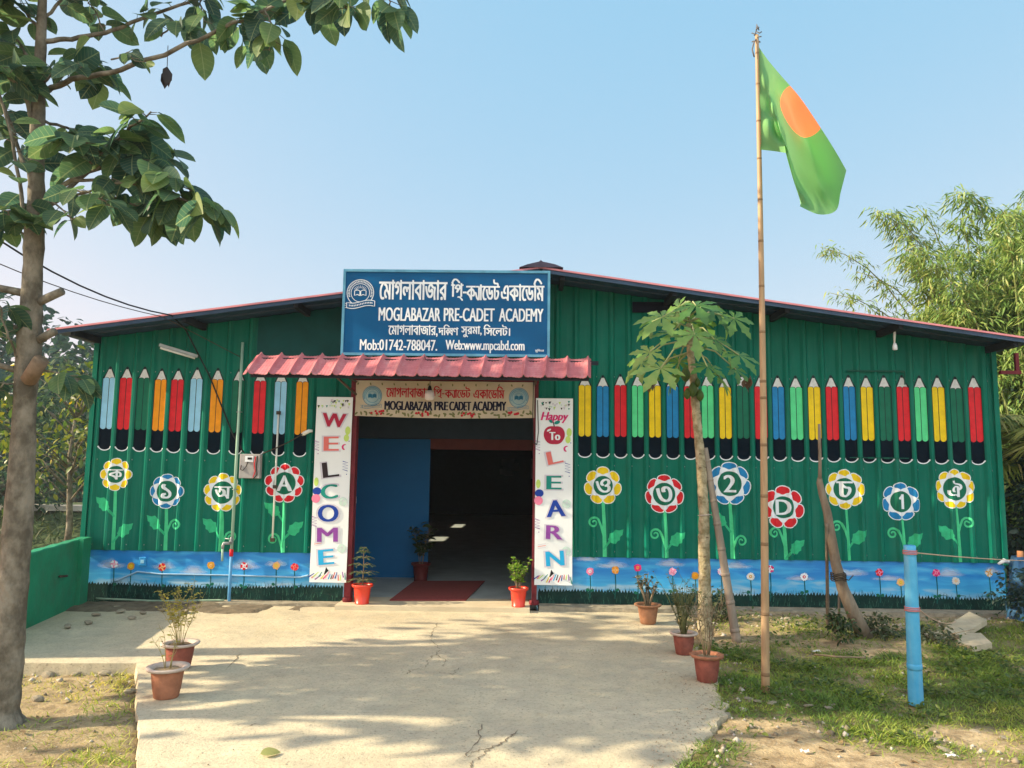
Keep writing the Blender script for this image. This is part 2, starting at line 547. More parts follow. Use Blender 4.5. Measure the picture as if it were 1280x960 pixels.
m_roof = M('red_roof_sheet', (.55, .10, .11), .5, .2, 3)
m_pinkedge = M('pink_roof_edge', (.56, .22, .26), .45, .15, 4)
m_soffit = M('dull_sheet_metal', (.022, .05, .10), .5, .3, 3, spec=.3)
m_purlin = M('dark_purlin', (.02, .025, .035), .7)
m_ridge = M('blue_grey_ridge_sheet', (.05, .045, .075), .5, .2)
m_inblue = M('blue_partition_paint', (.004, .12, .31), .6, .08, 2)
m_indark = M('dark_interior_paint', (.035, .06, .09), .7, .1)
m_infloor = M('cement_floor', (.36, .41, .41), .5, .2, 3, .05)
m_mat = M('red_floor_mat', (.26, .065, .06), .95, .15, 40, .3, 300)
m_inbeam = M('red_brown_beam', (.12, .03, .025), .6)
m_paper = M('paper_sheet', (.2, .22, .26), .7)
m_dust = M('rust_smudge', (.2, .05, .03), .8)

# painted sky of the mural on the plinth: brushed blue that pales towards the painted grass
def mural_mat():
    m = bpy.data.materials.new('mural_sky_paint'); m.use_nodes = True
    n, l = m.node_tree.nodes, m.node_tree.links
    b = n['Principled BSDF']; b.inputs['Roughness'].default_value = .5
    tc = n.new('ShaderNodeTexCoord')
    mp = n.new('ShaderNodeMapping'); mp.inputs['Scale'].default_value = (1.1, 1, 6.5)
    l.new(tc.outputs['Object'], mp.inputs[0])
    ns = n.new('ShaderNodeTexNoise'); ns.inputs['Scale'].default_value = 1.7; ns.inputs['Detail'].default_value = 5; ns.inputs['Distortion'].default_value = .6
    l.new(mp.outputs[0], ns.inputs['Vector'])
    sx = n.new('ShaderNodeSeparateXYZ'); l.new(tc.outputs['Object'], sx.inputs[0])
    r1 = n.new('ShaderNodeMapRange'); r1.inputs['From Min'].default_value = .42; r1.inputs['From Max'].default_value = .15
    l.new(sx.outputs['Z'], r1.inputs['Value'])
    r2 = n.new('ShaderNodeMapRange'); r2.inputs['From Min'].default_value = .44; r2.inputs['From Max'].default_value = .8
    l.new(ns.outputs['Fac'], r2.inputs['Value'])
    ad = n.new('ShaderNodeMath'); ad.operation = 'MULTIPLY_ADD'; ad.use_clamp = True; ad.inputs[1].default_value = .62
    m2 = n.new('ShaderNodeMath'); m2.operation = 'MULTIPLY'; m2.inputs[1].default_value = .62
    l.new(r2.outputs[0], m2.inputs[0]); l.new(r1.outputs[0], ad.inputs[0]); l.new(m2.outputs[0], ad.inputs[2])
    rp = n.new('ShaderNodeValToRGB')
    rp.color_ramp.elements[0].color = (.006, .20, .58, 1); rp.color_ramp.elements[1].color = (.5, .62, .68, 1)
    e = rp.color_ramp.elements.new(.42); e.color = (.045, .38, .72, 1)
    l.new(ad.outputs[0], rp.inputs[0]); l.new(rp.outputs[0], b.inputs['Base Color'])
    return m
m_mural = mural_mat()

# ------------------------------------------------------------------ the wall profile
YW = 9.0
left_px = [134.5, 156, 178, 199.5, 220.5, 244, 270, 297, 324, 350, 377]
right_px = [731, 753.5, 775.5, 797, 818.5, 840.5, 862.5, 884.5, 906.5, 928.5, 951, 973, 995.5, 1018, 1040, 1062, 1084, 1106.5, 1129, 1151, 1173.5, 1196, 1219]
LX = [WP(p, 510, YW).x for p in left_px]
RX = [WP(p, 520, YW).x for p in right_px]
def ribs_of(xs):
    out = [xs[0] - (xs[1] - xs[0]) / 2] + [(a + b) / 2 for a, b in zip(xs, xs[1:])] + [xs[-1] + (xs[-1] - xs[-2]) / 2]
    return out
WX0, WX1, DX0, DX1 = -5.11, 5.53, -1.985, .135
RIBS = sorted(ribs_of(LX) + ribs_of(RX) + [-2.22, -2.02, -1.78, -1.56, -1.34, -1.12, -.9, -.68, -.46, -.24, -.02, .2, .40, WX1 - .14])
RIBS = [r for r in RIBS if WX0 + .06 < r < WX1 - .05]
RH, RB, RT = .030, .042, .014
BREAKS = sorted({round(v, 5) for r in RIBS for v in (r - RB, r - RT, r + RT, r + RB)})
RA = np.array(RIBS)
def prof(x):
    d = float(np.min(np.abs(RA - x)))
    return RH if d <= RT else (0 if d >= RB else RH * (RB - d) / (RB - RT))
def wall_surf(x, z, off): return (x, YW - prof(x) - off, z)

YR = 8.40                                # front edge of the roof
e0 = WP(62, 413, YR); pk = WP(676, 333, YR)
XR0, ZE = e0.x - .02, e0.z
XPK, ZPK = pk.x, pk.z - .02
XR1 = 2 * XPK - XR0
SL = (ZPK - ZE) / (XPK - XR0)
def zroof(x): return ZPK - SL * abs(x - XPK)

bld = thing('school_building', 'green corrugated metal school hall painted with pencils, flowers and a blue mural', 'school', (0, 9.0, 0))

# front siding
b = MB()
xs = sorted(set([WX0, WX1, DX0, DX1] + BREAKS + [XPK]))
Z0 = .585
for a, c in zip(xs, xs[1:]):
    zb = 2.60 if DX0 - 1e-6 <= a and c <= DX1 + 1e-6 else Z0
    pa, pc = YW - prof(a + 1e-7), YW - prof(c - 1e-7)
    b.add([(a, pa, zb), (c, pc, zb), (c, pc, zroof(c) - .012), (a, pa, zroof(a) - .012)], [(0, 1, 2, 3)])
b.build('front_wall', m_green, bld)
# side walls with slots, back wall
b = MB()
for x in (WX0, WX1):
    o = .03 if x < 0 else -.03
    xx0, xx1 = min(x, x + o), max(x, x + o)
    if x < 0:
        for (y0, y1, z0, z1) in ((9.02, 16.2, -.05, 3.05), (17.3, 20.2, -.05, 3.05), (21.5, 27, -.05, 3.05), (16.2, 17.3, -.05, 1.78), (16.2, 17.3, 1.98, 3.05), (20.2, 21.5, -.05, 1.84), (20.2, 21.5, 2.02, 3.05)):
            b.box((xx0, y0, z0), (xx1, y1, z1))
    else: b.box((xx0, 9.02, -.05), (xx1, 27, 3.05))
b.build('side_wall', m_green, bld)
b = MB(); b.box((WX0, 27, -.05), (WX1, 27.05, 3.0))
b.add([(WX0, 27.02, 2.99), (WX1, 27.02, 2.99), (XPK, 27.02, ZPK - .03)], [(0, 1, 2)])
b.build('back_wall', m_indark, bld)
# corner flashings
for x, s in ((WX0, 1), (WX1, -1)):
    b = MB(); b.box((min(x, x + s * .055), YW - .036, Z0 - .02), (max(x, x + s * .055), YW + .03, zroof(x) - .03))
    b.build('corner_flashing', m_green, bld)
# dark green sheet laid on the wall as painted shade under the eave
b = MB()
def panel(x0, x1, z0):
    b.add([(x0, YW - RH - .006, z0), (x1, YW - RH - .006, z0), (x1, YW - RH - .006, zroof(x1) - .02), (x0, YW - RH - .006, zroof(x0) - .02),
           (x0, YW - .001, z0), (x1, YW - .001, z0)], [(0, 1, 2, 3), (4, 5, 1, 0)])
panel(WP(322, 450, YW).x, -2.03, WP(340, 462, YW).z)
b.build('eave_shade_panel', M('shade_green_sheet', (.001, .062, .062), .5, .2, 4), bld)
b = MB()
q0, q1 = WP(790, 378, YW), WP(851, 392, YW)
b.box((q0.x, YW - .036, q1.z), (q1.x, YW - .032, q0.z))
b.build('vent_opening', M('dark_opening', (.006, .008, .02), .8), bld)
# hatch outline on the wall
b = MB()
ha, hb = WP(1057, 463.5, YW), WP(1134, 573, YW)
yf = YW - RH
b.box((ha.x, yf - .012, ha.z - .012), (hb.x, yf - .001, ha.z + .006))
b.box((hb.x - .012, yf - .0125, ha.z - .16), (hb.x + .002, yf - .0015, ha.z - .012))
b.box((ha.x, yf - .008, hb.z - .004), (hb.x, yf - .001, hb.z + .006))
for k in (.35, .62): b.box((ha.x + (hb.x - ha.x) * k - .03, yf - .016, hb.z - .012), (ha.x + (hb.x - ha.x) * k + .03, yf - .0085, hb.z + .01))
b.build('window_hatch', m_green_dark, bld)
# screws of the siding
b = MB()
for r in RIBS:
    for z in (.64, 1.62, 2.66):
        if DX0 - .1 < r < DX1 + .1: continue
        b.lathe([(0, 0), (.009, 0.0), (.009, .005), (0, .005)], (0, 0, 0), 6)
        for i in range(24): 
            v = b.v[-24 + i]; b.v[-24 + i] = (r + v[0] + .026, YW - .010 - v[2], z + v[1] + .01)
props(b.build('siding_screws', m_steel, bld), kind='stuff')

# plinth with the painted mural
YP = YW + .012
for (x0, x1) in ((WX0 + .03, DX0 - .05), (DX1 + .05, WX1 - .02)):
    b = MB(); b.box((x0, YP, -.08), (x1, YP + .14, Z0 + .012)); b.build('plinth_wall', m_mural, bld)
ledge = MB()
for (x0, x1, y0, z1) in ((DX1 + .07, WX1 + .05, 8.84, .045), (-4.0, -2.0, 8.9, .03)):
    n = int((x1 - x0) / .18)
    top, fr = [], []
    for i in range(n + 1):
        x = x0 + (x1 - x0) * i / n
        j = .012 * math.sin(i * 1.7) + .01 * math.sin(i * .63 + 1)
        top.append((x, YP - .001, z1 + .012)); fr.append((x, y0 + j, z1 + j * .4))
    vs, fs = [], []
    for i in range(n + 1): vs += [top[i], fr[i], (fr[i][0], fr[i][1] - .015, -.15)]
    for i in range(n): fs += [(i * 3 + 1, i * 3 + 4, i * 3 + 3, i * 3), (i * 3 + 2, i * 3 + 5, i * 3 + 4, i * 3 + 1)]
    fs += [(0, 2, 1), (n * 3, n * 3 + 1, n * 3 + 2)]
    ledge.add(vs, fs)
ledge.build('foundation_ledge', m_cement, bld)
# door threshold step
b = MB(); b.box((-2.06, 8.70, -.08), (.10, 9.3, .052)); b.build('door_step', m_concrete, bld)

def plinth_surf(x, z, off): return (x, YP - off, z)
it = []
def grass_band(x0, x1, seed):
    r = random.Random(seed); out = []
    zt = lambda x: .195 + .012 * math.sin(x * 2.2)
    x = x0; top = []
    while x < x1:
        top.append((x, zt(x) - .008 - r.random() * .012)); top.append((x + .018, zt(x) + .006 + r.random() * .022)); x += .034
    top.append((x1, zt(x1)))
    out += item([[(x0, -.078), (x1, -.078)] + top[::-1]], m_plinthgreen, 1)
    for k in range(int((x1 - x0) * 75)):
        x = r.uniform(x0 + .03, x1 - .03); z = r.uniform(-.04, .13); h = r.uniform(.04, .09); dx = r.uniform(-.03, .03)
        out += item([[(x - .0022, z), (x + .0022, z), (x + dx, z + h)]], m_blade, 2)
    for k in range(int((x1 - x0) * 26)):
        x = r.uniform(x0 + .03, x1 - .03); h = r.uniform(.03, .075); dx = r.uniform(-.03, .03)
        out += item([[(x - .0025, zt(x)), (x + .0025, zt(x)), (x + dx, zt(x) + h)]], m_plinthgreen, 2)
    return out
it += grass_band(WX0 + .04, DX0 - .06, 1) + grass_band(DX1 + .06, WX1 - .03, 2)
paint('painted_grass', it, plinth_surf, parent=bld)

# soft painted clouds: flat fans whose paint thins out to nothing at the rim
mcl = bpy.data.materials.new('cloud_paint'); mcl.use_nodes = True
n, l = mcl.node_tree.nodes, mcl.node_tree.links
n['Principled BSDF'].inputs['Base Color'].default_value = (.85, .88, .9, 1)
at = n.new('ShaderNodeAttribute'); at.attribute_name = 'cover'
tr = n.new('ShaderNodeBsdfTransparent'); mx = n.new('ShaderNodeMixShader')
l.new(at.outputs['Fac'], mx.inputs[0]); l.new(tr.outputs[0], mx.inputs[1]); l.new(n['Principled BSDF'].outputs[0], mx.inputs[2]); l.new(mx.outputs[0], n['Material Output'].inputs[0])
clouds = [(140, 704, 40, 9), (205, 706, 34, 8), (242, 712, 40, 8), (305, 705, 46, 9), (345, 703, 30, 7), (735, 697, 34, 6), (765, 705, 46, 7), (838, 703, 40, 7), (920, 706, 44, 6), (1062, 714, 50, 8),
          (1110, 722, 46, 5), (1185, 715, 44, 8), (1000, 722, 40, 5), (1240, 712, 24, 6)]
for (px, py, w, h) in clouds:
    c = WP(px, py, YP); W, Hh = w / 107, h / 107
    r = random.Random(px)
    vs, fs, cov = [], [], []
    k0 = len(vs); vs.append((c.x, YP - .0012, c.z - Hh * .35)); cov.append(.5)
    N = 40
    for ringi, (q, cv) in enumerate(((.5, .32), (1.0, 0))):
        for i in range(N):
            a = 2 * math.pi * i / N
            lob = 1 + .28 * math.sin(3 * a + px) + .18 * math.sin(7 * a + 2 * px)
            up_ = max(0, math.sin(a))
            vs.append((c.x + math.cos(a) * W * .5 * q, YP - .0012, c.z - Hh * .35 + (up_ * Hh * lob * q * (1 - .35 * abs(math.cos(a))) * 1.0 if math.sin(a) > 0 else math.sin(a) * Hh * .45 * q))); cov.append(cv)
    for i in range(N):
        fs.append((k0, k0 + 1 + i, k0 + 1 + (i + 1) % N)); fs.append((k0 + 1 + i, k0 + 1 + N + i, k0 + 1 + N + (i + 1) % N, k0 + 1 + (i + 1) % N))
    me = bpy.data.meshes.new('painted_cloud'); me.from_pydata(vs, [], fs); me.materials.append(mcl)
    a_ = me.attributes.new('cover', 'FLOAT', 'POINT'); a_.data.foreach_set('value', cov)
    link_mesh('painted_cloud', me, bld)

# ------------------------------------------------------------------ painted pencils
PC = {'c': m_ltblue, 'r': m_red, 'g': m_pgreen, 'o': m_orange, 'b': m_blue, 'm': m_mint, 'y': m_yellow}
def pencil(x, ztip, zbot, w, col):
    h = w / 2; H = ztip - zbot
    zc = ztip - .13 * H                    # bottom of the bare cone
    zd = zbot + .245 * H                    # top of the dark end
    it = []
    it += item([[(x - h - .006, zd), (x + h + .006, zd), (x + h + .006, zc + .008), (x + .012, ztip + .012), (x, ztip + .018), (x - .012, ztip + .012), (x - h - .006, zc + .008)]], m_line, 1)
    it += item([[(x - h * .2, ztip - .018), (x + h * .2, ztip - .018), (x, ztip + .008)]], m_navy, 3)
    cone = [(x - h * .86, zc + .004)]
    for s in (-1, 1):
        for k in range(1, 6): cone.append((x + s * h * .46 - h * .42 * math.cos(math.pi * k / 6), zc + .012 * math.sin(math.pi * k / 6)))
        if s < 0: cone.append((x, zc - .006))
    cone.append((x + h * .86, zc + .004))
    it += item([cone + [(x + h * .13, ztip - .006), (x - h * .13, ztip - .006)]], m_tip, 2)
    for s in (-1, 1):
        a, c = (x - h, x - .004) if s < 0 else (x + .004, x + h)
        cx, rr = (a + c) / 2, (c - a) / 2
        body = [(cx + rr * math.cos(t), zd + .012 + rr * .6 + rr * .9 * math.sin(t)) for t in [math.pi + math.pi * k / 8 for k in range(9)]]
        body += [(c, zc - .008)] + [(cx + rr * math.cos(t), zc - .008 + .016 * math.sin(t)) for t in [math.pi * k / 6 for k in range(1, 6)]] + [(a, zc - .008)]
        it += item([body], col, 2)
    ew = h * 1.06
    end = [(x - ew, zd + .012), (x - ew, zbot + .05)] + [(x + ew * math.cos(t), zbot + .05 + .05 * math.sin(t)) for t in [math.pi + math.pi * k / 10 for k in range(1, 10)]] + [(x + ew, zbot + .05), (x + ew, zd + .012)]
    it += item([end], m_navy, 1)
    arc = [(x + ew * 1.02 * math.cos(t), zbot + .05 + .056 * math.sin(t)) for t in [math.pi * 1.05 + math.pi * .9 * k / 12 for k in range(13)]]
    it += item([stroke(arc, .012)], m_white, 2)
    return it
lcol, rcol = 'crgorcogrco', 'ybrmybrmygrbmyrbygrmygr'
rr_ = random.Random(3)
for X, cols, lpx, tip, bot, w in ((LX, lcol, left_px, [(134, 459), (377, 465)], [(122, 562), (372, 570)], .138), (RX, rcol, right_px, [(731, 470), (1219, 472)], [(729, 571), (1229, 580)], .150)):
    for i, (x, c) in enumerate(zip(X, cols)):
        t = i / (len(X) - 1)
        zt = WP(lpx[i], tip[0][1] + (tip[1][1] - tip[0][1]) * t, YW).z
        zb = WP(lpx[i], bot[0][1] + (bot[1][1] - bot[0][1]) * t, YW).z
        d = rr_.uniform(-.012, .014)
        ww = min(w, ((X[min(i + 1, len(X) - 1)] - X[max(i - 1, 0)]) / (2 if 0 < i < len(X) - 1 else 1) - .066) * .985)
        lean = rr_.uniform(-.006, .006)
        paint('painted_pencil', pencil(x, zt + d, zb, ww, PC[c]), wall_surf, BREAKS, parent=bld)

# ------------------------------------------------------------------ big painted flowers with letters and numbers
def spiral(cx, cz, r, s, turns=1.35, w=.02):
    pts = []
    for k in range(26):
        t = k / 25; a = math.pi * 2 * turns * (1 - t) ; rad = r * (1 - .88 * t)
        pts.append((cx + s * rad * math.cos(a), cz + rad * math.sin(a)))
    return pts
def big_flower(px, py, rpx, rin, col, ch, leafs, curl, npet, edge=True, a0=.5 * math.pi):
    c = WP(px, py, YW); S = 1 / 106.5
    r, ri = rpx * S, rin * S
    zs = Z0 + .004
    it = []
    sx = c.x + .01
    it += item([stroke([(c.x, c.z - ri), (sx + .004, (c.z + zs) / 2), (sx + .012, zs)], .034, .046)], m_stem, 1)
    zb = zs + (c.z - r - zs) * .28
    for s, hz in leafs:                     # a lobed leaf on a short stalk
        z0 = zs + (c.z - r - zs) * hz
        bx, bz = sx + s * .085, z0 + .07
        it += item([stroke([(sx, z0 - .045), (sx + s * .045, z0 + .015), (bx, bz)], .024)], m_stem2, 1)
        leaf = [(0, -.05), (.035, -.055), (.06, -.02), (.085, -.01), (.088, .03), (.115, .05), (.13, .12), (.075, .105), (.03, .115), (-.005, .08), (-.04, .07), (-.045, .025), (-.06, -.005), (-.04, -.035)]
        it += item([[(bx + s * (x_ * .95 + .02), bz + z_ * .95) for x_, z_ in leaf]], m_stem2, 2)
    if curl:
        s, hz = curl
        z0 = zs + (c.z - r - zs) * hz
        sp = spiral(sx + s * .115, z0 + .09, .062, s, 1.3)
        sp2 = [(sx, z0 - .06), (sx + s * .03, z0 + .05), (sx + s * .06, z0 + .125)] + [(sx + s * .115 - s * .062 * math.cos(a) * (1 - .8 * q), z0 + .09 + .062 * math.sin(a) * (1 - .8 * q)) for q, a in [(k / 22, math.pi * .35 + math.pi * 2.6 * k / 22) for k in range(23)]]
        it += item([stroke(sp2, .026, .016)], m_stem, 1)
    pw = math.pi * (ri + r) / 2 / npet * .84
    for k in range(npet):
        a = a0 + 2 * math.pi * k / npet
        if edge: it += item([petal(c.x, c.z, a, ri * .92, r * 1.03, pw * 1.22)], m_white, 2)
        it += item([petal(c.x, c.z, a, ri * 1.0, r * .985, pw * 1.05)], col, 3)
    bl = [(c.x + (ri * 1.18 + ri * .13 * math.cos(npet * (a - a0) + math.pi)) * math.cos(a), c.z + (ri * 1.18 + ri * .13 * math.cos(npet * (a - a0) + math.pi)) * math.sin(a)) for a in [2 * math.pi * k / 64 for k in range(64)]]
    it += item([bl], m_white, 4)
    it += item([circle(c.x, c.z, ri * .92, 32)], m_pgreen, 5)
    g = layout(ch) if ch != '1' else [([(.06, 0), (.2, 0), (.2, 1), (.1, 1), (-.14, .74), (-.07, .64), (.06, .78)], [])]
    xs = [p[0] for o, _ in g for p in o]; ys = [p[1] for o, _ in g for p in o]
    ar = (max(xs) - min(xs)) / (max(ys) - min(ys))
    hh = ri * .64; hw = min(hh * ar, ri * .66)
    if hw < hh * ar: hh = hw / ar * 1.1
    it += item(fit(g, c.x - hw, c.x + hw, c.z - hh, c.z + hh, bold=.007), m_white, 6)
    paint('painted_flower', it, wall_surf, BREAKS, parent=bld)
L, Rt = -1, 1
big_flower(145.5, 593, 20, 11.5, m_yellow, 'ক', [(L, .62), (Rt, .18)], None, 8)
big_flower(209, 614, 21, 14, m_blue, '১', [(L, .45)], (Rt, .42), 8)
big_flower(278.5, 615.5, 23.5, 15, m_yellow, 'অ', [(L, .42)], (Rt, .16), 9)
big_flower(356, 604, 24, 15, m_red, 'A', [(L, .68), (Rt, .30)], (L, .1), 9)
big_flower(753.5, 607, 23, 13, m_yellow, 'ও', [(Rt, .22)], (L, .5), 7)
big_flower(830, 617.5, 23.5, 15, m_red, '৩', [(Rt, .22)], (L, .34), 7)
big_flower(911.5, 604.5, 26, 16.5, m_blue, '2', [(L, .56)], (Rt, .18), 7)
big_flower(978.5, 634, 26, 14.5, m_red, 'D', [(Rt, .12)], (L, .6), 7)
big_flower(1055.5, 611.5, 24, 15, m_yellow, 'চ', [(Rt, .28)], (L, .5), 8)
big_flower(1125.5, 627, 23, 14, m_blue, '1', [(Rt, .3)], (L, .48), 7)
big_flower(1193, 611, 24, 15.5, m_yellow, 'ঐ', [(L, .38)], (Rt, .58), 9)

# little flowers of the mural
m_peach = M('peach_paint', (.78, .45, .18), .5); m_gold = M('gold_paint', (.62, .3, .03), .5); m_palepink = M('pale_pink_paint', (.75, .42, .58), .5)
m_mstem = M('mural_stem_paint', (.01, .10, .09), .6); m_mleaf = M('mural_leaf_paint', (.01, .13, .08), .6)
small = [(143, 705, m_white, m_pink), (164, 707.5, m_gold, m_yellow), (203, 709, m_red, m_peach), (264, 706.5, m_gold, m_peach), (305.5, 707.5, m_red, m_white), (345.5, 707, m_peach, m_yellow), (368.5, 708.5, m_red, m_coral),
         (737.5, 714, m_pink, m_white), (769, 712.5, m_orange, m_peach), (797, 709.5, m_magenta, m_gold), (840.5, 714.5, m_palepink, m_pink), (869, 719.5, m_gold, m_orange), (901.5, 714.5, m_palepink, m_white), (938, 720.5, m_tip, m_gold), (962.5, 711, m_magenta, m_white),
         (1005, 721, m_white, m_red), (1099, 715.5, m_red, m_pink), (1125.5, 728, m_peach, m_yellow), (1170, 716, m_magenta, m_pink), (1194.5, 726, m_tip, m_peach), (1236, 716, m_tip, m_gold)]
for i, (px, py, c1, c2) in enumerate(small):
    c = WP(px, py, YP); r = .044; rr = random.Random(i)
    it = item([stroke([(c.x, c.z), (c.x + .006, (c.z + .1) / 2), (c.x + rr.uniform(-.01, .012), .12)], .010)], m_mstem, 3)
    for s in (-1, 1):
        if rr.random() < .75: it += item([petal(c.x, .19 + rr.uniform(-.02, .03), (0 if s > 0 else math.pi) + s * .5, .008, .05, .017)], m_mleaf, 3)
    if rr.random() < .5:
        s = rr.choice((-1, 1))
        it += item([stroke([(c.x, .16), (c.x + s * .05, .215), (c.x + s * .10, .21), (c.x + s * .11, .17)], .006)], m_mstem, 3)
    npt = 12
    for k in range(npt):
        it += item([petal(c.x, c.z, 2 * math.pi * k / npt + i, r * .3, r * rr.uniform(.92, 1.12), .011)], c1 if k % 3 or i % 2 else c2, 4)
    it += item([circle(c.x, c.z, r * .42, 12)], c2, 5) + item([circle(c.x, c.z, r * .18, 8)], c1, 6)
    paint('mural_flower', it, plinth_surf, parent=bld)

# ------------------------------------------------------------------ roof
YB = 27.3
rib_y = [YR + .10 + .27 * k for k in range(70) if YR + .10 + .27 * k < YB]
ys = sorted([YR, YB] + [v for y in rib_y for v in (y - .03, y - .015, y + .015, y + .03)])
def rz_y(y):
    d = min(abs(y - q) for q in rib_y)
    return .028 if d <= .0151 else 0
def roof_sheet(dz, sgn):
    b = MB(); xa, xb = (XR0, XPK) if sgn < 0 else (XPK, XR1)
    for y0, y1 in zip(ys, ys[1:]):
        h0, h1 = rz_y(y0) + dz, rz_y(y1) + dz
        if y0 == YR: h0 = dz
        b.add([(xa, y0, zroof(xa) + h0), (xb, y0, zroof(xb) + h0), (xb, y1, zroof(xb) + h1), (xa, y1, zroof(xa) + h1)], [(0, 1, 2, 3)])
    return b
for s in (-1, 1):
    o = roof_sheet(.006, s).build('roof', m_roof, bld)
    u = roof_sheet(-.004, s).build('soffit_sheet', m_soffit, o)
    b = MB()
    xa, xb = (XR0, XPK) if s < 0 else (XPK, XR1)
    d = Vector((xb - xa, 0, zroof(xb) - zroof(xa))); L_ = d.length; d.normalize(); nz = Vector((-d.z, 0, d.x))
    c = Vector(((xa + xb) / 2, YR - .008, (zroof(xa) + zroof(xb)) / 2 + .004))
    b.obox(c, d * L_ / 2, (0, .010, 0), nz * .010)
    b.build('edge_trim', m_pinkedge, o)
    b = MB()
    c2 = c + Vector((0, .012, 0)) - nz * .034
    b.obox(c2, d * (L_ / 2 - .02), (0, .012, 0), nz * .020)
    b.build('gable_fascia', m_soffit, o)
# purlins on edge
b = MB()
k = 0
for px in (240, 375, 960, 1115):
    pass
pxs = [XPK + s * q for s in (-1, 1) for q in (.25, 1.5, 2.75, 4.0, 5.25)]
for x in pxs:
    z = zroof(x); b = MB()
    b.box((x - .025, YR + .045, z - .085), (x + .025, 26.9, z - .012))
    b.build('roof_purlin', m_purlin, bld)
# ridge cap
b = MB()
rc = [(-.24, -.035), (-.15, -.002), (-.07, .018), (-.02, .03), (0, .048), (.02, .03), (.08, .018), (.16, .0), (.25, -.035)]
vs = [(XPK + a, y, ZPK + .035 + q) for y in (YR - .04, YB) for a, q in rc]
n_ = len(rc)
b.add(vs, [(i, i + 1, n_ + i + 1, n_ + i) for i in range(n_ - 1)] + [tuple(range(n_))[::-1]])
b.build('ridge_cap', m_ridge, bld)
# rafter bracket at the eave end
for s, bx in ((1, WX1 + .02),):
    b = MB()
    x1 = XR1 - .1 if s > 0 else XR0 + .1
    zt = zroof(bx) - .12
    b.box((min(bx, bx + s * .24), 8.93, zt - .20), (max(bx, bx + s * .24), 8.97, zt - .16))
    b.box((bx + s * .20 - .02, 8.931, zt - .16), (bx + s * .20 + .02, 8.969, zt + .05))
    b.build('eave_bracket', m_brown, bld)

# ------------------------------------------------------------------ doorway and interior
for x, w in ((DX0 - .03, .075), (DX1 - .012, .055)):
    b = MB(); b.box((x, 8.93, .052), (x + w, 9.06, 2.60)); b.lathe([(.055, 0), (.06, .02), (.05, .05)], (x + w / 2, 8.95, .052), 12)
    b.build('door_frame', m_brown, bld)
b = MB(); b.box((DX0 - .03, 8.95, 2.585), (DX1 + .05, 9.05, 2.66)); b.build('door_lintel', m_brown, bld)
b = MB(); b.box((WX0 + .04, 9.30, -.06), (WX1 - .04, 26.99, .05)); b.build('hall_floor', m_infloor, bld)
pe = WP(536, 640, 11.0).x
b = MB(); b.box((WX0 + .04, 11.0, .05), (pe, 11.06, 1.99)); b.build('partition_wall', m_inblue, bld)
b = MB(); b.box((-1.97, 9.10, 1.15), (-1.955, 9.14, 1.23)); b.build('light_switch', m_white, bld)
b = MB(); b.box((pe - .02, 11.001, 1.85), (1.6, 11.09, 2.0)); b.build('partition_beam', m_inbeam, bld)
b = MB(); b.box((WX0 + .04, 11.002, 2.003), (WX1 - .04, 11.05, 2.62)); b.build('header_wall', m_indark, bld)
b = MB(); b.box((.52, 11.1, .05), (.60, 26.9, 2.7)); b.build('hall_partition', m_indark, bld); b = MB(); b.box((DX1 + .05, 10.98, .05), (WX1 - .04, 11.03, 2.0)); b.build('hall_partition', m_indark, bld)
b = MB()
for (x, z, w, h) in ((-.72, 1.75, .22, .12), (-.68, 1.58, .28, .13), (-.62, 1.40, .14, .14), (-.78, 1.44, .10, .1), (.30, 1.30, .25, .35)):
    b = MB(); b.box((x, 26.9, z), (x + w * 2, 26.95, z + h * 2))
    b.build('pinned_paper', m_paper, bld)
# ------------------------------------------------------------------ school sign over the door
YS = 8.33
m_signblue = M('sign_blue', (.001, .083, .225), .4, .10, 2.5, spec=.15)
m_signframe = M('pale_blue_frame', (.10, .30, .45), .5, .2, 8)
m_signwhite = M('sign_white', (.72, .77, .82), .5, .08, 20)
sa, sb, sc_, sd = WP(429, 337, YS), WP(688, 338.5, YS), WP(687, 446, YS), WP(426.5, 444.5, YS)
SX0, SX1 = (sa.x + sd.x) / 2, (sb.x + sc_.x) / 2
SZ0, SZ1 = (sd.z + sc_.z) / 2, (sa.z + sb.z) / 2
sign = thing('school_sign', 'large blue signboard with white lettering and a round crest above the awning', 'sign', ((SX0 + SX1) / 2, YS, SZ0))
b = MB(); b.box((SX0, YS, SZ0), (SX1, YS + .02, SZ1)); b.build('sign_panel', m_signblue, sign)
b = MB(); t = .028
b.box((SX0, YS - .014, SZ0), (SX1, YS - .001, SZ0 + t)); b.box((SX0, YS - .014, SZ1 - t), (SX1, YS - .001, SZ1))
b.box((SX0, YS - .0139, SZ0 + t), (SX0 + t, YS - .001, SZ1 - t)); b.box((SX1 - t, YS - .0139, SZ0 + t), (SX1, YS - .001, SZ1 - t))
b.box((SX0 + .3, YS + .021, SZ0 - .05), (SX0 + .34, YS + .05, SZ1 - .1)); b.box((SX1 - .34, YS + .021, SZ0 - .05), (SX1 - .3, YS + .05, SZ1 - .1))
b.build('sign_frame', m_signframe, sign)
def sign_surf(x, z, off): return (x, YS - off, z)
def SP(px, py): q = WP(px, py, YS); return q.x, q.z
def sbox(x0, y0, x1, y1):
    a, c = SP(x0, y1), SP(x1, y0); return a[0], c[0], a[1], c[1]
def seg_line(parts, mat, surf, parent, name='lettering', layer=2):      # several words, each fitted to its own box
    it = []
    for s, box, bold in parts: it += item(fit(layout(s), *box, bold=bold), mat, layer)
    return paint(name, it, surf, parent=parent)
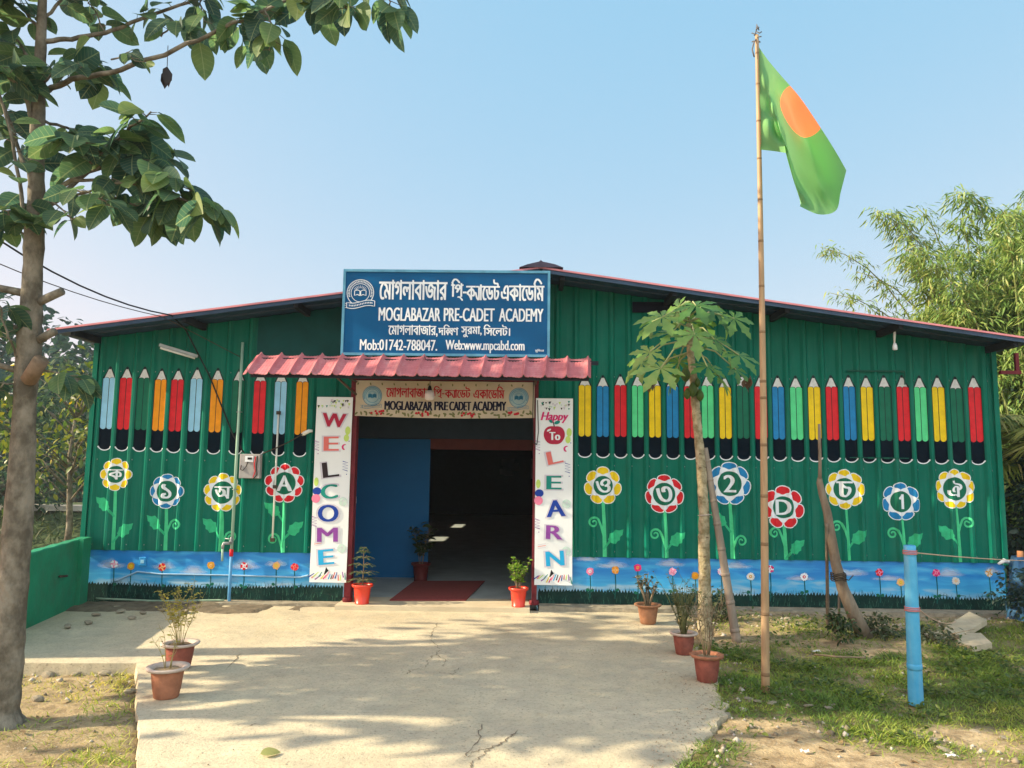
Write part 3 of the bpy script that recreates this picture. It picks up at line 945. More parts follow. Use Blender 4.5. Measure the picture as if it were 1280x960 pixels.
# written order of the letters (signs that stand before a consonant come first)
seg_line([('েমাগলাবাজার', sbox(474, 350.5, 559, 374.5), .005), ('িপP-', sbox(564, 348.5, 583, 376), .005), ('কYােডট', sbox(583, 349.5, 624.5, 375.5), .005), ('একােডিম', sbox(626.5, 348.5, 680, 376), .005)], m_signwhite, sign_surf, sign)
seg_line([('MOGLABAZAR', sbox(473.5, 385, 550.5, 401), .004), ('PRE-CADET', sbox(555, 385.5, 618, 401.5), .004), ('ACADEMY', sbox(624, 386, 679, 402), .004)], m_signwhite, sign_surf, sign)
seg_line([('েমাগলাবাজার,', sbox(485.5, 406.5, 547, 420.5), .003), ('দিKণ', sbox(548, 406, 573, 419), .003), ('সুরমা,', sbox(576.5, 407.5, 602, 421.5), .003), ('িসেলট।', sbox(604.5, 406, 637.5, 419.5), .003)], m_signwhite, sign_surf, sign)
seg_line([('Mob:01742-788047.', sbox(450, 425, 546.5, 437.5), .003), ('Web:www.mpcabd.com', sbox(557, 426, 655.5, 441), .003)], m_signwhite, sign_surf, sign)
seg_line([('মুিদতা', sbox(669, 436.5, 680, 440.5), .0012)], m_signwhite, sign_surf, sign, 'maker_mark')

def emblem(cx, cz, r, line, fill=None, book=None, lay=2):
    it = []
    if fill:
        it += item([circle(cx, cz, r * .92, 40)], fill, lay - 1)
    it += item([ring(cx, cz, r, r * .055, 48), ring(cx, cz, r * .70, r * .045, 40)], line, lay)
    for k in range(30):                                          # the lettering round the rim
        a = -.35 + (math.pi + .7) * k / 29
        p = (cx + r * .84 * math.cos(a), cz + r * .84 * math.sin(a))
        it += item([rot2([(p[0] - r * .035, p[1] - r * .07), (p[0] + r * .035, p[1] - r * .07), (p[0] + r * .02, p[1] + r * .07), (p[0] - r * .03, p[1] + r * .05)], a - math.pi / 2, p)], line, lay)
    bk = book or line
    for s in (-1, 1):                                            # open book
        it += item([stroke([(cx + s * r * .03, cz - r * .22), (cx + s * r * .2, cz - r * .13), (cx + s * r * .42, cz - r * .2), (cx + s * r * .42, cz + r * .14), (cx + s * r * .2, cz + r * .21), (cx + s * r * .03, cz + r * .12), (cx + s * r * .03, cz - r * .22)], r * .06)], line, lay)
        if book: it += item([[(cx + s * r * .04, cz - r * .2), (cx + s * r * .2, cz - r * .12), (cx + s * r * .4, cz - r * .18), (cx + s * r * .4, cz + r * .12), (cx + s * r * .2, cz + r * .18), (cx + s * r * .04, cz + r * .1)]], book, lay + 1)
    for k in range(9):                                           # rays over the book
        a = math.pi * (.15 + .7 * k / 8)
        it += item([stroke([(cx + r * .3 * math.cos(a), cz + r * (.12 + .22 * math.sin(a))), (cx + r * .52 * math.cos(a), cz + r * (.10 + .44 * math.sin(a)))], r * .035)], line, lay)
    return it
def ribbon(cx, cz, w, h, mat, lay=3, fill=None):
    f = lambda x: cz + h * .3 * math.sin(x * 2.6)
    top = [(cx + w * t, f(t) + h * .5) for t in np.linspace(-1, 1, 15)]
    bot = [(cx + w * t, f(t) - h * .5) for t in np.linspace(-1, 1, 15)]
    it = []
    if fill: it += item([bot + top[::-1]], fill, lay - 1)
    it += item([stroke(bot + top[::-1] + [bot[0]], h * .14)], mat, lay)
    for t in np.linspace(-.8, .8, 15):
        it += item([stroke([(cx + w * t - w * .03, f(t)), (cx + w * t + w * .03, f(t) + h * .05)], h * .3)], mat, lay)
    it += item([stroke([(cx - w, f(-1) + h * .2), (cx - w * 1.22, f(-1) + h * .45), (cx - w * 1.1, f(-1) - h * .1), (cx - w * 1.25, f(-1) - h * .5), (cx - w * .95, f(-1) - h * .5)], h * .13)], mat, lay)
    return it
ec = SP(450.5, 366)
it = emblem(ec[0], ec[1], .152, m_signwhite) 
rb = SP(451, 380.5)
it += ribbon(rb[0], rb[1], .155, .06, m_signwhite, 4, m_signblue)
paint('crest', it, sign_surf, parent=sign)

# ------------------------------------------------------------------ tiled awning
AX0, AX1 = WP(312, 457, 8.15).x, WP(739, 460, 8.15).x
af, ab = WP(525, 467, 8.0), WP(525, 446.5, 8.32)
ZA0, ZA1, YA0, YA1 = af.z, ab.z + .01, 8.0, 8.325
m_tile = M('pink_tile_sheet', (.44, .14, .16), .42, .16, 7, spec=.3)
weather(m_tile, (.60, .34, .34), .6, (7, 3, 3), .50)
aw = thing('door_awning', 'pink tile-pattern sheet awning over the school doorway, carried on dark struts', 'awning', ((AX0 + AX1) / 2, 8.16, ZA0))
b = MB()
per = (AX1 - AX0) / 16.4
NX, NY = int((AX1 - AX0) / per * 22), 42
vs = []
for j in range(NY + 1):
    v = j / NY
    for i in range(NX + 1):
        x = AX0 + (AX1 - AX0) * i / NX
        q = ((x - AX0) / per - .1) % 1.0
        bump = .036 * math.exp(-((q - .14) / .075) ** 2) + .036 * math.exp(-((q - 1.14) / .075) ** 2) - .012 * math.sin(math.pi * q)
        bump += .0025 * math.cos(q * 2 * math.pi * 7)
        yy = YA0 + (YA1 - YA0) * v; zz = ZA0 + (ZA1 - ZA0) * v
        zz -= (1 - v) ** 3 * .018 * (1 + .5 * math.cos(q * 2 * math.pi))
        step_ = .004 * ((v * 2.0) % 1.0) + .0035 * abs(math.sin(v * math.pi * 10))
        vs.append((x + (v - .5) * .03, yy - bump * .55 - step_, zz + bump * .85))
fs = [(j * (NX + 1) + i, j * (NX + 1) + i + 1, (j + 1) * (NX + 1) + i + 1, (j + 1) * (NX + 1) + i) for j in range(NY) for i in range(NX)]
b.add(vs, fs, True)
o = b.build('tile_sheet', m_tile, aw)
md = o.modifiers.new('thickness', 'SOLIDIFY'); md.thickness = .006; md.offset = -1
b = MB()
b.box((AX0 + .05, YA1 - .06, ZA1 - .08), (AX1 + .09, YA1 - .02, ZA1 - .04)); b.box((AX0 + .05, YA0 + .05, ZA0 - .05), (AX1 - .03, YA0 + .085, ZA0 - .012))
b.build('awning_rail', m_purlin, aw)
m_strut = M('brown_strut', (.10, .07, .055), .7)
for px0, py0, px1, py1 in ((413, 464, 446, 494), (671, 468, 669, 480)):
    p0, p1 = WP(px0, py0, 8.06), WP(px1, py1, 8.94)
    b = MB(); b.tube([p0 + Vector((0, 0, .0)), p1], .014, 6); b.tube([Vector((p1.x, 8.1, p0.z - .012)), Vector((p1.x, 8.965, p0.z - .014))], .013, 6)
    b.build('strut', m_strut, aw)

# ------------------------------------------------------------------ cloth banner over the door
YC = 8.90
m_cloth = M('cream_banner_cloth', (.50, .43, .32), .75, .10, 4, .15, 20)
ca, cb, cc_, cd = WP(446, 476.5, YC), WP(668, 477, YC), WP(668, 522, YC), WP(443, 520, YC)
CX0, CX1, CZ0, CZ1 = (ca.x + cd.x) / 2, (cb.x + cc_.x) / 2, (cc_.z + cd.z) / 2, (ca.z + cb.z) / 2
def cloth_y(x, z):
    u = (x - CX0) / (CX1 - CX0)
    return YC + .010 * math.sin(u * 23 + 4 * (z - CZ0)) * (.4 + .6 * u) + .006 * math.sin(u * 9 + z * 14)
def cloth_surf(x, z, off): 
    sag = -.014 * math.sin(math.pi * (x - CX0) / (CX1 - CX0)) * (1 - (z - CZ0) / (CZ1 - CZ0)) * 1.2
    return (x, cloth_y(x, z) - off, z + sag)
cbk = list(np.linspace(CX0, CX1, 61)); czk = list(np.linspace(CZ0, CZ1, 9))
ban = thing('name_banner', 'cream cloth banner with red and black lettering stretched across the doorway top', 'banner', ((CX0 + CX1) / 2, YC, CZ0))
b = MB(); vs = [cloth_surf(x, z, 0) for z in czk for x in cbk]; nx = len(cbk)
b.add(vs, [(j * nx + i, j * nx + i + 1, (j + 1) * nx + i + 1, (j + 1) * nx + i) for j in range(len(czk) - 1) for i in range(nx - 1)], True)
b.build('cloth', m_cloth, ban)
def CP(px, py): q = WP(px, py, YC); return q.x, q.z
def cbox(x0, y0, x1, y1): a, c = CP(x0, y1), CP(x1, y0); return a[0], c[0], a[1], c[1]
def cl(parts, mat, name='lettering'):
    it = []
    for s, box, bold in parts: it += item(fit(layout(s), *box, bold=bold), mat, 2)
    paint(name, it, cloth_surf, cbk, czk, parent=ban)
cl([('েমাগলাবাজার', cbox(483, 484.5, 538, 496), .003), ('িপP-', cbox(542, 482.5, 555.5, 497), .003), ('কYােডট', cbox(556, 483, 588, 496.5), .003), ('একােডিম', cbox(592, 483, 630.5, 497.5), .003)], m_inkred)
cl([('MOGLABAZAR', cbox(481, 501.2, 540.5, 511.5), .006), ('PRE', cbox(543.5, 501.2, 560, 511.5), .006), ('CADET', cbox(562, 501.2, 588.5, 511.8), .006), ('ACADEMY', cbox(591, 501.4, 632.5, 512.3), .006)], m_inknavy)
m_embl = M('crest_blue_ink', (.05, .22, .36), .6); m_embk = M('crest_book_ink', (.02, .12, .22), .6)
for px, py in ((465.5, 494.5), (648.5, 497)):
    c = CP(px, py)
    it = emblem(c[0], c[1], .115, m_embl, M('crest_field_ink', (.30, .42, .45), .6), m_embk) + ribbon(c[0], c[1] - .12, .11, .035, m_embl, 3)
    paint('crest', it, cloth_surf, cbk, czk, parent=ban)
it = []
r = random.Random(5)
m_vine = M('olive_ink', (.16, .17, .07), .6)
for i in range(60):
    u = i / 59; x = CX0 + .03 + (CX1 - CX0 - .06) * u
    z = CZ0 + .045 + .012 * math.sin(i * .9)
    it += item([petal(x, z, r.uniform(0, 6.3), .0, .045, .011)], m_vine, 1)
    if i % 4 == 0: it += item([petal(x, CZ1 - .025, -1.2 - r.random(), 0, .03, .008)], m_vine, 1)
for cx in (.13, .38, .635, .885):
    x = CX0 + (CX1 - CX0) * cx
    for k in range(7): it += item([petal(x + (k - 3) * .022, CZ0 + .045 + r.uniform(-.01, .012), r.uniform(0, 6.3), 0, .03, .013)], m_inkred, 2)
paint('flower_border', it, cloth_surf, cbk, czk, parent=ban)

# ------------------------------------------------------------------ the two tall banners
def tall_banner(name, label, pa, pb, pc, pd, deco):
    YV = 8.900
    a, b_, c, d = (WP(*p, YV) for p in (pa, pb, pc, pd))
    x0, x1, z0, z1 = (a.x + d.x) / 2, (b_.x + c.x) / 2, (c.z + d.z) / 2, (a.z + b_.z) / 2
    t = thing(name, label, 'banner', ((x0 + x1) / 2, YV, z0))
    W, H = x1 - x0, z1 - z0
    wob = lambda z: .006 * math.sin((z - z0) * 3.1) + .004 * math.sin((z - z0) * 7.7 + x0)
    surf = lambda x, z, off: (x, YV + wob(z) - off, z)
    zb = list(np.linspace(z0, z1, 25))
    m = MB(); vs = []
    for z in zb: vs += [surf(x0, z, 0), surf(x1, z, 0), surf(x1, z, -.012), surf(x0, z, -.012)]
    fs = []
    for i in range(24):
        k = i * 4
        fs += [(k, k + 1, k + 5, k + 4), (k + 1, k + 2, k + 6, k + 5), (k + 2, k + 3, k + 7, k + 6), (k + 3, k, k + 4, k + 7)]
    fs += [(3, 2, 1, 0), (96, 97, 98, 99)]
    m.add(vs, fs); m.build('vinyl_sheet', m_vinyl, t)
    U = lambda u, v: (x0 + W * u, z1 - H * v)                    # u 0..1 across, v 0..1 down
    def letter(ch, u0, v0, u1, v1, mat, tilt=0, halo=True):
        g = layout(ch); (ax, az), (bx, bz) = U(u0, v1), U(u1, v0)
        cen = ((ax + bx) / 2, (az + bz) / 2)
        ax, bx, az, bz = ax - .018, bx + .018, az - .008, bz + .008
        f = fit(g, ax, bx, az, bz, bold=.010)
        f = [(rot2(o, tilt, cen), [rot2(h, tilt, cen) for h in hs]) for o, hs in f]
        it = []
        if halo:
            h_ = fit(g, ax - .012, bx + .012, az - .012, bz + .012, bold=.020)
            it += item([(rot2(o, tilt, cen), [rot2(h, tilt, cen) for h in hs]) for o, hs in h_], m_halo, 2)
        return it + item(f, mat, 3)
    it = deco(letter, U, W, H)
    for tt in it: paint(tt[0], tt[1], surf, (), zb, parent=t)
def common(U, W, H, seed):
    r = random.Random(seed); it = []
    for k in range(30):                                            # bunting flags at the top
        u, v = r.uniform(.05, .93), r.uniform(.012, .055)
        p = U(u, v); s = r.uniform(.017, .026)
        it += item([[(p[0] - s * .6, p[1]), (p[0] + s * .6, p[1]), (p[0], p[1] - s * 1.3)]], r.choice([m_teal, m_inknavy, m_ghost, m_lime, m_halo, m_dark]), 1)
    for (u, v, mat) in ((.9, .20, m_inkblue), (.05, .27 if seed == 1 else .26, m_purple), (.86, .38, m_inkblue), (.06, .68, m_purple)):
        p = U(u, v)
        z = [(p[0] + .03 * ((k % 2) * 2 - 1), p[1] + .06 - .016 * k) for k in range(8)]
        if (u, v) != (.9, .20): it += item([stroke(z, .0085)], mat, 1)
        it += item([circle(p[0] + .02, p[1] - .09, .006, 8)], mat, 1)
    for (u, v, mat, rx, rz) in ((.90, .185, m_lime, .03, .05), (.87, .225, m_lime, .03, .042), (.08, .465, m_lime, .026, .05), (.11, .515, m_inkblue, .05, .044), (.09, .555, m_pink, .05, .05)):
        p = U(u, v); it += item([circle(p[0], p[1], rx, 18, rz)], mat, 1 if mat is m_lime else 2)
    p = U(.83, .275); it += item([[(p[0] + .035 * math.cos(a), p[1] + .035 * math.sin(a)) for a in np.linspace(1.2, 4.6, 12)] + [(p[0] + .012 + .026 * math.cos(a), p[1] + .026 * math.sin(a)) for a in np.linspace(4.4, 1.4, 12)]], m_magenta, 1)
    for (u, v) in ((.84, .57), (.84, .82)):                            # pale globes
        p = U(u, v); it += item([circle(p[0], p[1], .05, 20)], m_ghost, 1) + item([stroke([(p[0] - .045, p[1]), (p[0], p[1] + .018), (p[0] + .045, p[1] - .01)], .006), stroke([(p[0] - .01, p[1] - .045), (p[0] + .012, p[1] + .045)], .006)], m_halo, 2)
    p = U(.2, .79); 
    for k in range(3): it += item([stroke([(p[0] - .05, p[1] - .02 * k), (p[0] + .04, p[1] + .015 - .02 * k)], .006)], m_coral if k % 2 else m_halo, 1)
    cols = [m_inkblue, m_coral, m_lime, m_purple, m_teal, m_yellow, m_magenta, m_pink, m_cyan, m_dark, m_inkred]
    for k in range(16):                                            # crayons at the foot
        u = .05 + .92 * k / 15; p = U(u, .965 + r.uniform(-.008, .01)); a = math.pi * (.18 + .36 * k / 15) + r.uniform(-.2, .2); q = r.uniform(.05, .085)
        it += item([stroke([(p[0] - math.cos(a) * q * .5, p[1] - math.sin(a) * q * .5), (p[0] + math.cos(a) * q * .5, p[1] + math.sin(a) * q * .5)], .013, .008)], cols[k % 11], 2)
    p = U(.45, .935); it += item([stroke([(p[0] - .02, p[1] - .05), (p[0], p[1] + .03), (p[0] + .025, p[1] - .01)], .008)], m_dark, 2)
    return it
m_maroon = M('maroon_ink', (.40, .02, .055), .55, .08)
m_char = M('charcoal_ink', (.03, .02, .025), .55)
def deco_welcome(letter, U, W, H):
    it = []
    for ch, u0, v0, u1, v1, mat, ti in (('W', .24, .095, .78, .162, m_maroon, -.04), ('E', .31, .222, .60, .292, m_coral, .02), ('L', .30, .36, .62, .435, m_char, .14), ('C', .28, .482, .62, .552, m_teal, .1), ('O', .22, .592, .66, .675, m_inkblue, 0),
                                 ('M', .22, .715, .66, .782, m_purple, .03), ('E', .28, .83, .58, .902, m_cyan, .1)):
        it += letter(ch, u0, v0, u1, v1, mat, ti)
    return [('decorations', common(U, W, H, 1)), ('lettering', it)]
def deco_learn(letter, U, W, H):
    it = []
    g = layout('Happy'); a, c = U(.12, .135), U(.82, .075)
    it += item(fit(g, a[0], c[0], a[1], c[1], bold=.005, shear=.25), m_magenta, 3)
    p = U(.50, .20); rx, rz = W * .30, H * .056                        # the apple
    ap = []
    for k in range(48):
        a = 2 * math.pi * k / 48
        rr = 1 - .16 * max(0, math.cos(a - math.pi / 2)) ** 8 - .10 * max(0, math.cos(a + math.pi / 2)) ** 10
        ap.append((p[0] + rx * rr * math.cos(a) * (1 - .10 * (1 - math.sin(a)) / 2), p[1] + rz * rr * math.sin(a)))
    it += item([ap], m_maroon, 2)
    it += item([stroke([(p[0], p[1] + rz * .8), (p[0] - .012, p[1] + rz * 1.25)], .012)], m_char, 3)
    it += item([petal(p[0], p[1] + rz * 1.12, .35, 0, .07, .02), petal(p[0] - .02, p[1] + rz * 1.2, 2.5, 0, .05, .016)], m_teal, 3)
    it += item([petal(p[0] - rx * .5, p[1] + rz * .45, .5, -.025, .03, .011)], m_white, 3)
    g = layout('To'); it += item(fit(g, p[0] - rx * .42, p[0] + rx * .5, p[1] - rz * .5, p[1] + rz * .28, bold=.006), m_white, 4)
    for ch, u0, v0, u1, v1, mat, ti in (('L', .37, .29, .66, .352, m_coral, .22), ('E', .36, .425, .64, .49, m_teal, 0), ('A', .36, .555, .74, .635, m_inkblue, .08), ('R', .36, .69, .68, .755, m_purple, -.03), ('N', .36, .825, .72, .895, m_cyan, .08)):
        it += letter(ch, u0, v0, u1, v1, mat, ti)
    return [('decorations', common(U, W, H, 2)), ('lettering', it)]
tall_banner('welcome_banner', 'tall white banner reading WELCOME in coloured capitals beside the doorway', (397, 495.5), (440, 497), (433.5, 729), (386, 727), deco_welcome)
tall_banner('learn_banner', 'tall white banner reading Happy To LEARN with a red apple on it', (670, 498.5), (714.5, 497.5), (717, 731.5), (668, 731.5), deco_learn)
# ------------------------------------------------------------------ fittings on the facade
m_pvc = M('pale_green_pipe', (.30, .47, .38), .45, .12, 6)
m_pvcw = M('white_pipe', (.66, .68, .64), .45, .08, 6)
m_pipeblue = M('blue_painted_pipe', (.10, .30, .55), .5, .12, 6)
m_brass = M('brass', (.40, .27, .12), .4, .1, metal=.8)
m_wire = M('black_cable', (.014, .015, .018), .6)
m_wirebr = M('brown_cable', (.05, .04, .03), .6)
def Wp(px, py, off=.0): return WP(px, py, YW - RH - off)

t0, t1, t2 = Wp(304, 428, .03), Wp(289, 684, .03), Wp(284, 757, .03)
pipe = thing('water_pipe', 'slim pale green water pipe with a tap, running up the left wall', 'pipe', (t1.x, 8.95, 0))
px_ = (t0.x + t1.x) / 2
b = MB(); b.tube([(px_, 8.94, t0.z), (px_, 8.94, .60)], .017, 10); b.build('riser', m_pvc, pipe)
b = MB(); b.tube([(px_, 8.94, .60), (px_, 8.94, .06), (px_, 8.985, .0)], .018, 10); b.build('lower_pipe', m_pipeblue, pipe)
b = MB(); b.tube([(px_, 8.94, .62), (px_, 8.94, .54)], .0215, 10); b.build('red_coupling', m_red, pipe)
b = MB()
b.tube([(px_, 8.935, .69), (px_ - .03, 8.90, .69), (px_ - .075, 8.89, .69), (px_ - .085, 8.89, .66), (px_ - .085, 8.89, .63)], [.016, .017, .018, .017, .015], 10)
b.lathe([(0, 0), (.022, 0), (.024, .02), (.012, .03), (.012, .06), (0, .06)], (px_ + .005, 8.90, .70), 12)
b.tube([(px_ - .06, 8.88, .745), (px_ + .05, 8.88, .735)], .006, 6)
o = b.build('tap', m_steel, pipe)
b = MB(); b.tube([(px_ - .085, 8.89, .63), (px_ - .083, 8.89, .49)], .013, 8); b.build('tap_spout', m_pvc, o)
for z in (1.3, 2.2):
    b = MB(); b.tube([(px_ - .03, 8.962, z), (px_ - .02, 8.922, z), (px_ + .02, 8.922, z), (px_ + .03, 8.962, z)], .005, 6); b.build('clip', m_steel, pipe)

t0, t1 = Wp(348, 516, .02), Wp(341, 676, .02)
xc = (t0.x + t1.x) / 2
cd_ = thing('conduit_rod', 'short pale rod fixed on the wall across the letter A flower', 'conduit', (xc, 8.95, t1.z))
b = MB(); b.tube([(xc, 8.945, t0.z), (xc, 8.945, t1.z)], .011, 8); b.build('rod', m_pvcw, cd_)
b = MB()
for z in (t0.z, t0.z - .86, t1.z + .01): b.box((xc - .022, 8.93, z - .02), (xc + .022, 8.968, z + .02))
b.build('clip', m_wirebr, cd_)

ma, mb = Wp(303, 567.5), Wp(327, 598)
meter = thing('meter_box', 'small grey electric meter box on the green wall below the pencils', 'meter', ((ma.x + mb.x) / 2, 8.95, mb.z))
b = MB(); b.box((ma.x, 8.89, mb.z), (mb.x, 8.968, ma.z)); o = b.build('case', M('weathered_grey_board', (.34, .33, .33), .6, .15, 12), meter)
bv = o.modifiers.new('bevel', 'BEVEL'); bv.width = .006; bv.segments = 2
mx, mz = (ma.x + mb.x) / 2, (ma.z + mb.z) / 2
b = MB(); b.box((mx - .05, 8.872, mz + .05), (mx + .045, 8.889, mz + .115)); b.build('counter', m_white, meter)
b = MB(); b.box((mx - .02, 8.868, mz + .075), (mx + .03, 8.8715, mz + .1)); b.build('display', m_dark, meter)
b = MB(); b.tube([(mx - .02, 8.88, mz + .05), (mx - .03, 8.872, mz), (mx - .07, 8.874, mz - .05), (mx - .1, 8.88, mz - .04), (mx - .095, 8.885, mz + .01)], .005, 6)
b.tube([(mx + .09, 8.88, mz + .12), (mx + .085, 8.872, mz), (mx + .095, 8.874, mz - .1), (mx + .06, 8.874, mz - .14)], .006, 6); b.build('cable', m_wire, meter)
b = MB(); b.tube([(mx + .07, 8.88, mz + .11), (mx + .06, 8.872, mz + .02), (mx + .075, 8.874, mz - .06), (mx + .05, 8.876, mz - .13)], .0055, 6); b.build('red_cable', m_red, meter)

ins = Wp(386, 540, .03)
br = thing('cable_bracket', 'white porcelain cable holder on the wall with a brown cable, left of the tall banner', 'bracket', (ins.x, 8.95, ins.z))
b = MB(); b.tube([ins + Vector((-.075, .0, -.03)), ins + Vector((-.05, -.02, -.02)), ins + Vector((.01, -.03, .01)), ins + Vector((.05, -.02, .012))], [.018, .024, .022, .014], 10); b.build('holder', m_pvcw, br)
b = MB(); b.tube([ins + Vector((-.05, -.03, -.02)), Wp(360, 553, .05), Wp(345, 560, .04), Wp(328, 567, .06)], .007, 6); b.build('cable', m_wirebr, br)

# lamp batten near the eave
ta, tb = WP(199, 431, 8.72), WP(247, 445.5, 8.93)
tl = thing('tube_lamp', 'thin grey fluorescent lamp batten sticking out under the eave', 'lamp', ta)
b = MB(); d = (tb - ta).normalized(); side = d.cross(Vector((0, 0, 1))).normalized(); upv = side.cross(d)
b.obox((ta + tb) / 2, d * (tb - ta).length / 2, side * .02, upv * .016); b.build('batten', M('dusty_batten', (.36, .4, .42), .6), tl)
b = MB(); b.tube([ta + d * .02 - upv * .03, tb - d * .02 - upv * .03], .013, 10); b.build('tube', m_pvcw, tl)

# bulb over the door
bp = WP(537, 493, 8.72)
lb = thing('hanging_bulb', 'white light bulb hanging on a cord in front of the cloth banner', 'light bulb', bp)
b = MB(); b.tube([bp + Vector((0, 0, .08)), bp + Vector((.004, .01, .2)), Vector((bp.x, 8.2, ZA1 - .02))], .004, 6); b.build('cord', m_wire, lb)
b = MB(); b.lathe([(0, .105), (.012, .1), (.02, .08), (.026, .055), (.026, .045), (0, .045)], bp, 14); b.build('socket', m_dark, lb)
b = MB(); b.lathe([(.024, .046), (.05, .03), (.057, .0), (.057, -.035), (.05, -.055), (.03, -.066), (0, -.07)], bp, 20); b.build('bulb', M('white_bulb_plastic', (.66, .62, .62), .3, .03), lb)

# lamp holder at the right eave
hp = WP(1118, 419, 8.62)
hl = thing('lamp_holder', 'white lamp holder hanging below the right roof slope', 'lamp holder', hp)
b = MB(); b.tube([(hp.x + .01, hp.y, zroof(hp.x) - .02), hp + Vector((0, 0, -.02)), hp + Vector((-.004, 0, -.1))], [.012, .014, .008], 8); b.build('cord', m_pvcw, hl)
b = MB(); b.lathe([(0, -.09), (.014, -.09), (.024, -.12), (.026, -.165), (.02, -.17), (0, -.17)], hp, 14); b.build('socket', m_white, hl)

# service cables
def cable(name, label, pts, r, mat=m_wire, cat='cable'):
    b = MB(); P = []
    for p, q in zip(pts, pts[1:]):
        for k in range(8): P.append(Vector(p).lerp(Vector(q), k / 8))
    P.append(Vector(pts[-1]))
    b.tube(P, r, 6)
    o = b.build(name, mat, loc=pts[0]); return props(o, label, cat)
def sagline(p, q, sag, n=10):
    return [Vector(p).lerp(Vector(q), k / n) - Vector((0, 0, sag * 4 * (k / n) * (1 - k / n))) for k in range(n + 1)]
roofpt = WP(214, 394, 8.36)
cable('service_cable', 'twisted black service cable from the tree to the roof edge and down over the pencils', [WP(-160, 180, 5.2)] + sagline(WP(-160, 180, 5.2), roofpt, .22)[1:] + [Wp(232, 412, .18), Wp(262, 470, .02), Wp(292, 545, .012), Wp(305, 566, .03)], .0085)
cable('thin_service_wire', 'thin grey wire crossing behind the tree trunk to the roof edge', sagline(WP(-160, 255, 5.4), WP(204, 396, 8.37), .10) + [Wp(300, 446, .05)], .005, m_wirebr)
cable('looped_lead', 'thin black lead hanging in a loop beside the cloth banner', [WP(667, 470, 8.85), WP(666, 520, 8.88), WP(667, 553, 8.88), WP(671, 556, 8.88), WP(673, 540, 8.89), WP(672, 500, 8.9)], .005)
cable('wall_conduit', 'light blue conduit running along the mural from the socket to the pipe', [WP(143, 727, YP - .012), WP(172, 714.5, YP - .012), WP(200, 717.5, YP - .012), WP(284, 719, YP - .012), WP(375, 721.5, YP - .012), WP(386, 719, YP - .012)], .010, M('conduit_blue', (.28, .45, .62), .5), 'conduit')
cable('pale_hose', 'thin pale hose lying along the foot of the painted grass', [WP(120, 748, 8.93), WP(190, 751, 8.93), WP(235, 751, 8.93), WP(280, 750, 8.93)], .012, M('pale_green_hose', (.22, .32, .24), .6), 'hose')
q = WP(179.5, 701.5, YP)
sk = thing('socket_box', 'small square socket box painted blue on the mural', 'socket', (q.x, YP, q.z - .05))
b = MB(); b.box((q.x - .042, YP - .03, q.z - .05), (q.x + .042, YP - .0008, q.z + .05)); o = b.build('box', M('socket_blue', (.03, .26, .58), .5), sk)
bv = o.modifiers.new('bevel', 'BEVEL'); bv.width = .008; bv.segments = 2
b = MB(); b.box((q.x - .02, YP - .034, q.z - .02), (q.x + .02, YP - .0305, q.z + .02)); b.build('switch', m_ltblue, sk)

# ------------------------------------------------------------------ mat inside the door
pts = [GP(487, 751, .056), GP(582, 751, .056), GP(606, 727, .056), GP(518, 727, .056)]
b = MB(); b.add([p for p in pts] + [p + Vector((0, 0, .012)) for p in pts], [(4, 5, 6, 7), (0, 1, 5, 4), (1, 2, 6, 5), (2, 3, 7, 6), (3, 0, 4, 7)])
props(b.build('floor_mat', m_mat, loc=pts[0]), 'dull red floor mat lying inside the doorway', 'mat')

# ------------------------------------------------------------------ potted plants
m_terra = M('terracotta', (.23, .075, .055), .8, .28, 14, .25, 50)
m_terra2 = M('dusty_terracotta', (.33, .145, .085), .85, .25, 14, .25, 50)
m_terra3 = M('brown_clay', (.30, .15, .085), .8, .2, 14, .2, 50)
m_rimwhite = M('whitewashed_rim', (.47, .39, .34), .8, .2, 20, .2, 50)
m_soil = M('pot_soil', (.10, .075, .05), .95, .4, 40, .6, 80)
m_drysoil = M('dry_soil', (.26, .2, .13), .95, .3, 40, .6, 80)
m_redpot = M('red_plastic', (.66, .045, .022), .32, .06, 6, spec=.5)
m_twig = M('grey_twig', (.22, .17, .11), .8, .25, 20)
m_greentwig = M('green_twig', (.14, .15, .06), .8, .25, 20)
m_lfyel = leafmat('yellow_green_leaf', [(.14, .15, .03), (.34, .31, .05), (.52, .44, .09)])
m_lfdull = leafmat('dull_green_leaf', [(.03, .05, .025), (.08, .105, .05), (.17, .17, .09)])
m_lfdesert = leafmat('grey_green_leaf', [(.03, .055, .035), (.06, .09, .06), (.12, .14, .09)])
m_lfdark = leafmat('dark_leaf', [(.012, .03, .012), (.03, .065, .02), (.06, .10, .03)])
m_lfbright = leafmat('bright_green_leaf', [(.07, .16, .02), (.16, .30, .035), (.30, .42, .06)])
m_lfpine = leafmat('needle_green', [(.03, .08, .035), (.09, .16, .06), (.2, .25, .11)])

